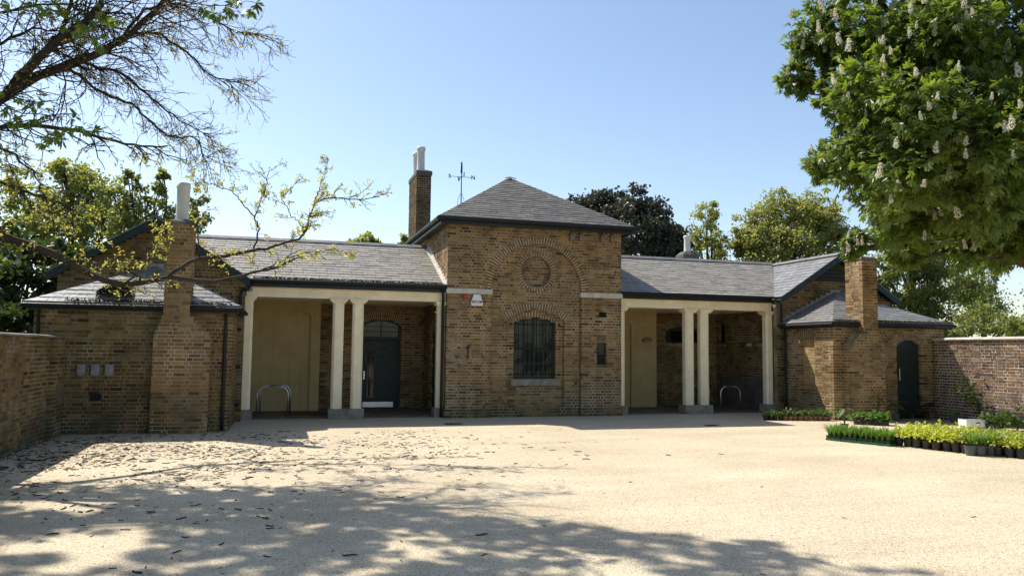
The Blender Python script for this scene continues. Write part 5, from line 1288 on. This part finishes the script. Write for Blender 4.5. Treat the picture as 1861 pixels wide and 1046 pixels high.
F_purp = [herb(46,.08,.10,.05,L_purp) for _ in range(2)]
F_seed = [herb(60,.10,.22,.075,L_grass) for _ in range(3)]
ORD = ['first','second','third','fourth','fifth','sixth','seventh','eighth','ninth','tenth','eleventh','twelfth','thirteenth','fourteenth']
ROW = ['front','second','third','fourth','fifth','rear']
# green trays of strap-leaved plants along the front
a, b = on_ground(1500,799), on_ground(1618,811); e_ = b-a; Lt = np.linalg.norm(e_)/4; e_ = unit(e_); n_ = np.array([-e_[1],e_[0],0]); 
if n_[1] < 0: n_ = -n_
tn = ['leftmost', 'second from the left', 'third from the left', 'rightmost']
for k in range(4):
    o = a+e_*Lt*(k+.5)+n_*.15; rz = math.atan2(e_[1],e_[0])
    t = thing('seed_tray', 'shallow bright green plastic tray of young plants, %s of four' % tn[k], 'tray', (o[0],o[1],.003), rz, 'green plant trays')
    w2, d2 = Lt/2-.008, .15
    mb = MB(); mb.box(-w2,w2,-d2,d2,0,.006); mb.build('base', M_gtray, t)
    mb = MB()
    for q in ((-w2,w2,-d2,-d2+.008),(-w2,w2,d2-.008,d2),(-w2,-w2+.008,-d2+.008,d2-.008),(w2-.008,w2,-d2+.008,d2-.008)): mb.box(*q,.0065,.042)
    mb.box(-w2-.006,w2+.006,-d2-.006,-d2-.0005,.034,.044); mb.build('rim', M_gtray, t)
    for i in range(8): mb = MB(); x = -w2+.02+i*(2*w2-.04)/7; mb.box(x-.005,x+.005,-d2-.005,-d2-.0005,.004,.0335); mb.build('rib', M_gtray, t)
    for i in range(3):
        for j in range(3):
            q = o+e_*(-w2+.05+i*(2*w2-.10)/2)+n_*(-.10+j*.10)
            tt = potted((q[0],q[1],.0095), PM_sq, F_strap[rng.integers(4)], .07, 'black pot of strap leaves in the %s green tray, %s row, %s from left' % (tn[k].split()[0], ['front','middle','back'][j], ORD[i]), 'strap-leaved pots in the green trays', soil=S_sq); tt.rotation_euler = (0,0,rz+math.pi/4)
# block of lime-yellow foliage in black pots
a, b = on_ground(1629,809.5), on_ground(1748,823.5); e_ = unit(b-a); n_ = np.array([-e_[1],e_[0],0]); n_ = n_ if n_[1] > 0 else -n_
cnt = 0
for r in range(6):
    for k in range(12 if r else 8):
        q = a+e_*(k*.178+.09*(r%2))+n_*(.08+r*.165)+rng.normal(size=3)*.012
        potted((q[0],q[1],.002), PM_bl, F_lime[rng.integers(5)], .13, 'black pot of lime-yellow leaves in the %s row of the block, %s from left' % (ROW[r], ORD[k]), 'lime-yellow plants', soil=S_bl if r < 2 else None)
# grey pots of fresh green grass-like leaves at the right
a, b = on_ground(1764,827), on_ground(1870,831); 
for k, (x, y) in enumerate(((1764,827),(1782,827.5),(1800,827),(1817,826.5),(1848,829.5),(1866,830.5),(1790,818),(1812,817),(1832,819),(1855,820),(1775,819.5),(1868,821))):
    q = on_ground(x, y); potted((q[0],q[1],.002), PM_gr, F_grass[rng.integers(3)], .14, 'grey pot of grassy leaves in the %s row at the right, %s of that row' % (('front', ORD[k]) if k < 6 else ('back', ORD[k-6])), 'grassy plants in grey pots', soil=S_gr)
# row of small pots along the right low room
a, b = on_ground(1392,763), on_ground(1508,764)
for k in range(14):
    q = a+(b-a)*k/13; dk = k < 4
    potted((q[0]+rng.normal()*.01,q[1]+rng.normal()*.01,.002), PM_sm if dk else PM_te, F_herb[rng.integers(4)], .08,
        ('dark plastic seedling pot at the left end of the long row, %s from the end' % ORD[k]) if dk else ('terracotta seedling pot in the front row by the brick corner, %s from left' % ORD[k-4]), 'dark seedling pots' if dk else 'terracotta seedling pots', soil=S_te)
    if rng.random() < .7:
        q2 = q+np.array([.02,.15,0]); potted((q2[0],q2[1],.002), PM_sm if dk else PM_te, F_herb[rng.integers(4)], .08, ('dark plastic seedling pot behind the %s pot of the long row' % ORD[k]) if dk else ('small terracotta seedling pot standing behind the %s terracotta pot of the row' % ORD[k-4]), 'dark seedling pots' if dk else 'terracotta seedling pots', soil=S_te)
# broad-leaved plants
BG1, BG2, BG3 = bigleaf(9,.34,.26,L_herb), bigleaf(12,.62,.20,L_herb), bigleaf(9,.30,.22,L_grass)
q = on_ground(1535,782); potted(q, PM_bl, BG1, .12, 'broad drooping leaf plant in a pot left of the black seedling tray', None, 'broad_leaf_plant', 'potted plant')
q = on_ground(1596,764); potted(q, PM_gr, BG2, .14, 'tall broad-leaved plant in a pot standing against the chimney breast', None, 'broad_leaf_plant', 'potted plant')
q = on_ground(1628,764); potted(q, PM_gr, bigleaf(6,.30,.24,L_herb), .14, 'grey pot with a few arching leaves right of the tall broad-leaved plant', None, 'broad_leaf_plant', 'potted plant')
q = on_ground(1733,767); potted(q, PM_gr, F_seed[0], .14, 'single grey pot with a small leafy plant left of the white box', None)
# black trays of seedlings
a, b = on_ground(1552,771), on_ground(1617,773.5); e_ = unit(b-a); n_ = np.array([-e_[1],e_[0],0]); n_ = n_ if n_[1] > 0 else -n_; Lt = np.linalg.norm(b-a)/2
for k in range(2):
    o = a+e_*Lt*(k+.5)+n_*.16; rz = math.atan2(e_[1],e_[0])
    t = thing('seed_tray', ['black plastic tray of mixed seedlings in front of the chimney breast','second black tray of seedlings, nearer the green door'][k], 'tray', (o[0],o[1],.003), rz); w2 = Lt/2-.01
    mb = MB(); mb.box(-w2,w2,-.15,.15,0,.006); mb.build('base', M_bpot, t); mb = MB()
    for q in ((-w2,w2,-.15,-.142),(-w2,w2,.142,.15),(-w2,-w2+.008,-.142,.142),(w2-.008,w2,-.142,.142)): mb.box(*q,.0065,.06)
    mb.build('rim', M_bpot, t)
    for i in range(4):
        for j in range(3):
            q = o+e_*(-w2+.05+i*(2*w2-.1)/3)+n_*(-.10+j*.10); pu = j == 0 and i < 3 and k == 0
            tt = potted((q[0],q[1],.0095), PM_sq, F_purp[rng.integers(2)] if pu else F_seed[rng.integers(3)], .07, ('small square pot of purplish leaves in a black tray, %s from the left' % ORD[i]) if pu else ('pot of green seedlings in the %s black tray, %s row, %s from left' % (['left','right'][k], ['front','middle','back'][j], ORD[i])), 'purple seedlings in tray' if pu else 'green seedlings in black trays', soil=S_sq); tt.rotation_euler = (0,0,rz+math.pi/4)
# white box and the pots beside it
p0 = on_ground(1770,777); rz = -.35
wb = thing('plant_crate', 'white cardboard box with a hand hole standing before the plum brick wall', 'box', (p0[0],p0[1],.003), rz)
mb = MB(); mb.box(-.26,.26,-.19,.19,0,.008); mb.build('base', M_white, wb)
for nme, q in (('front_panel',(-.26,.26,-.19,-.182)),('back_panel',(-.26,.26,.182,.19)),('side_panel',(-.26,-.252,-.181,.181)),('side_panel',(.252,.26,-.181,.181))):
    mb = MB(); mb.box(*q,.0085,.19); mb.build(nme, M_white, wb)
mb = MB(); mb.box(-.045,.045,-.1925,-.1905,.12,.145); mb.build('hand_hole', M_blackp, wb)
for k, (x, y) in enumerate(((1788,778),(1797,779),(1806,780),(1815,781),(1823,780.5),(1794,773),(1804,774),(1814,775))):
    q = on_ground(x, y); potted((q[0],q[1],.002), PM_sm, F_herb[k%4], .08, 'small dark pot of grey-green leaves right of the white box, %s in the %s row' % ((ORD[k],'front') if k < 5 else (ORD[k-5],'back')), 'small pots beside the white box', sc=1.25, soil=S_te)
q = on_ground(1846,783)
blob_tree('leafy_bush', 'low leafy green bush in front of the wall at the right edge', (q[0],q[1],0), [((q[0]-.1,q[1],.25),.22),((q[0]+.2,q[1]+.05,.28),.24),((q[0]+.45,q[1]-.05,.25),.22)], L_herb, (.075,.03), 70, 26, .02, cat='bush', seed=41)
# leaning shrub against the plum wall
q = on_ground(1800,768); b0 = q.copy(); ws = thing('wall_shrub', 'leaning woody shrub with broad leaves against the plum brick wall', 'shrub', (q[0],q[1],0)); wd = Wood(); Pl = []
for (x, y) in ((1745,676),(1752,690),(1765,684),(1775,700),(1782,715),(1790,690),(1760,715),(1768,735),(1795,735),(1738,700)):
    tip = at(x, y, q[1]+rng.uniform(-.25,.25)); L = bend((rng.normal()*.04,rng.normal()*.04,0), tip-b0, 8, .12, rng, .04); wd.limb(L, np.linspace(.014,.004,8), 5)
    for i in range(3,8): Pl += [L[i]+rng.normal(size=3)*.05 for _ in range(7)]
wd.build('stem', M_twig, ws); v, f = leaf_cloud(np.array(Pl), .12, .034, .4, rng, .3); tag(obj('leaves', mesh_np('leaves', v, [f], [L_herb]), ws), kind='stuff')
# dark plants in the shade at the foot of the low room
for (x, y, r, m, lab) in ((1650,752,.34,L_dk,'dark leafy plant mass before the foot of the arched green door'),(1685,752,.40,L_purp,'dark purple-leaved shrub right of the arched green door'),(1712,750,.34,L_dk,'dark green shrub at the foot of the plum wall')):
    q = on_ground(x, y+8); blob_tree('shade_shrub', lab, (q[0],q[1],0), [((q[0]-.2,q[1],r*.7),r*.8),((q[0]+.15,q[1]+.1,r*.9),r*.9),((q[0]+.4,q[1],r*.6),r*.7)], m, (.09,.035), 60, 26, .02, cat='shrub', seed=int(x))

# ================================================================== FALLEN PODS
pm = []
for k in range(12):
    V = []; L = 1.0; c = rng.uniform(-.35,.35); c2 = rng.uniform(-.25,.25); wv_ = rng.uniform(.055,.13)
    for j in range(6):
        t = j/5; x = t-.5; y = c*(t-.5)**2*1.2+c2*(t-.5)**3*2; w_ = wv_*(1-abs(2*t-1)**3)+.012; z = .02+.03*math.sin(t*6+k)
        V += [(x,y-w_,z),(x,y+w_,z),(x,y,z+.09)]
    Fq = []
    for j in range(5):
        b = 3*j; Fq += [(b,b+3,b+5,b+2),(b+2,b+5,b+4,b+1),(b,b+1,b+4,b+3)]
    mb = MB(); mb.add(V, Fq); pm.append(mb)
pods = []
def pod_density(gx, gy):
    a = math.exp(-((gy+5.6)/2.4)**2)*(1/(1+math.exp((gx+4.6)*1.1))); return min(1, a+.004*(gx < 1)+.05*(gy < -8)*(gx < -5.2))
while len(pods) < 3300:
    gx, gy = rng.uniform(-10.3,3.5), rng.uniform(-14.5,-2.4)
    if rng.random() < pod_density(gx, gy)*(.35+1.1*max(0, math.sin(gx*1.7+math.sin(gy*1.3)*2)*math.cos(gy*1.1+gx*.6)+.35)):
        L = .025+.10*rng.random()**1.8; pods.append((gx,gy,L,rng.uniform(0,6.28),int(rng.integers(12))))
pods.sort(key=lambda p: -p[2]/(((np.array([p[0],p[1],0])-CAM)@FW)))
def inframe(p): q = project(np.array([p[0],p[1],0])); return 0 < q[0] < IW and q[1] < IH
pods = [p for p in pods if inframe(p)]
pmesh = [m_.mesh('seed_pod', M_pod) for m_ in pm]
for (gx, gy, L, a, k) in pods[:300]:
    o = obj('seed_pod', pmesh[k]); o.location = (gx,gy,.002); o.rotation_euler = (0,0,a); o.scale = (L,L,L*.9)
    tag(o, 'dark dry seed pod lying on the pale gravel in the foreground', 'seed pod', 'fallen seed pods on the gravel')
Vs, Fs, nb = [], [], 0
for (gx, gy, L, a, k) in pods[300:]:
    v = np.array(pm[k].v)*np.array([L,L,L*.9]); c, s = math.cos(a), math.sin(a)
    Vs.append(np.stack([v[:,0]*c-v[:,1]*s+gx, v[:,0]*s+v[:,1]*c+gy, v[:,2]+.002], 1)); Fs.append(np.array(pm[k].f[4])+nb); nb += len(v)
tag(obj('pod_litter', mesh_np('pod_litter', np.concatenate(Vs), [np.concatenate(Fs)], [M_pod])), 'scatter of dark pods and twigs over the left half of the gravel', 'pod litter', kind='stuff')
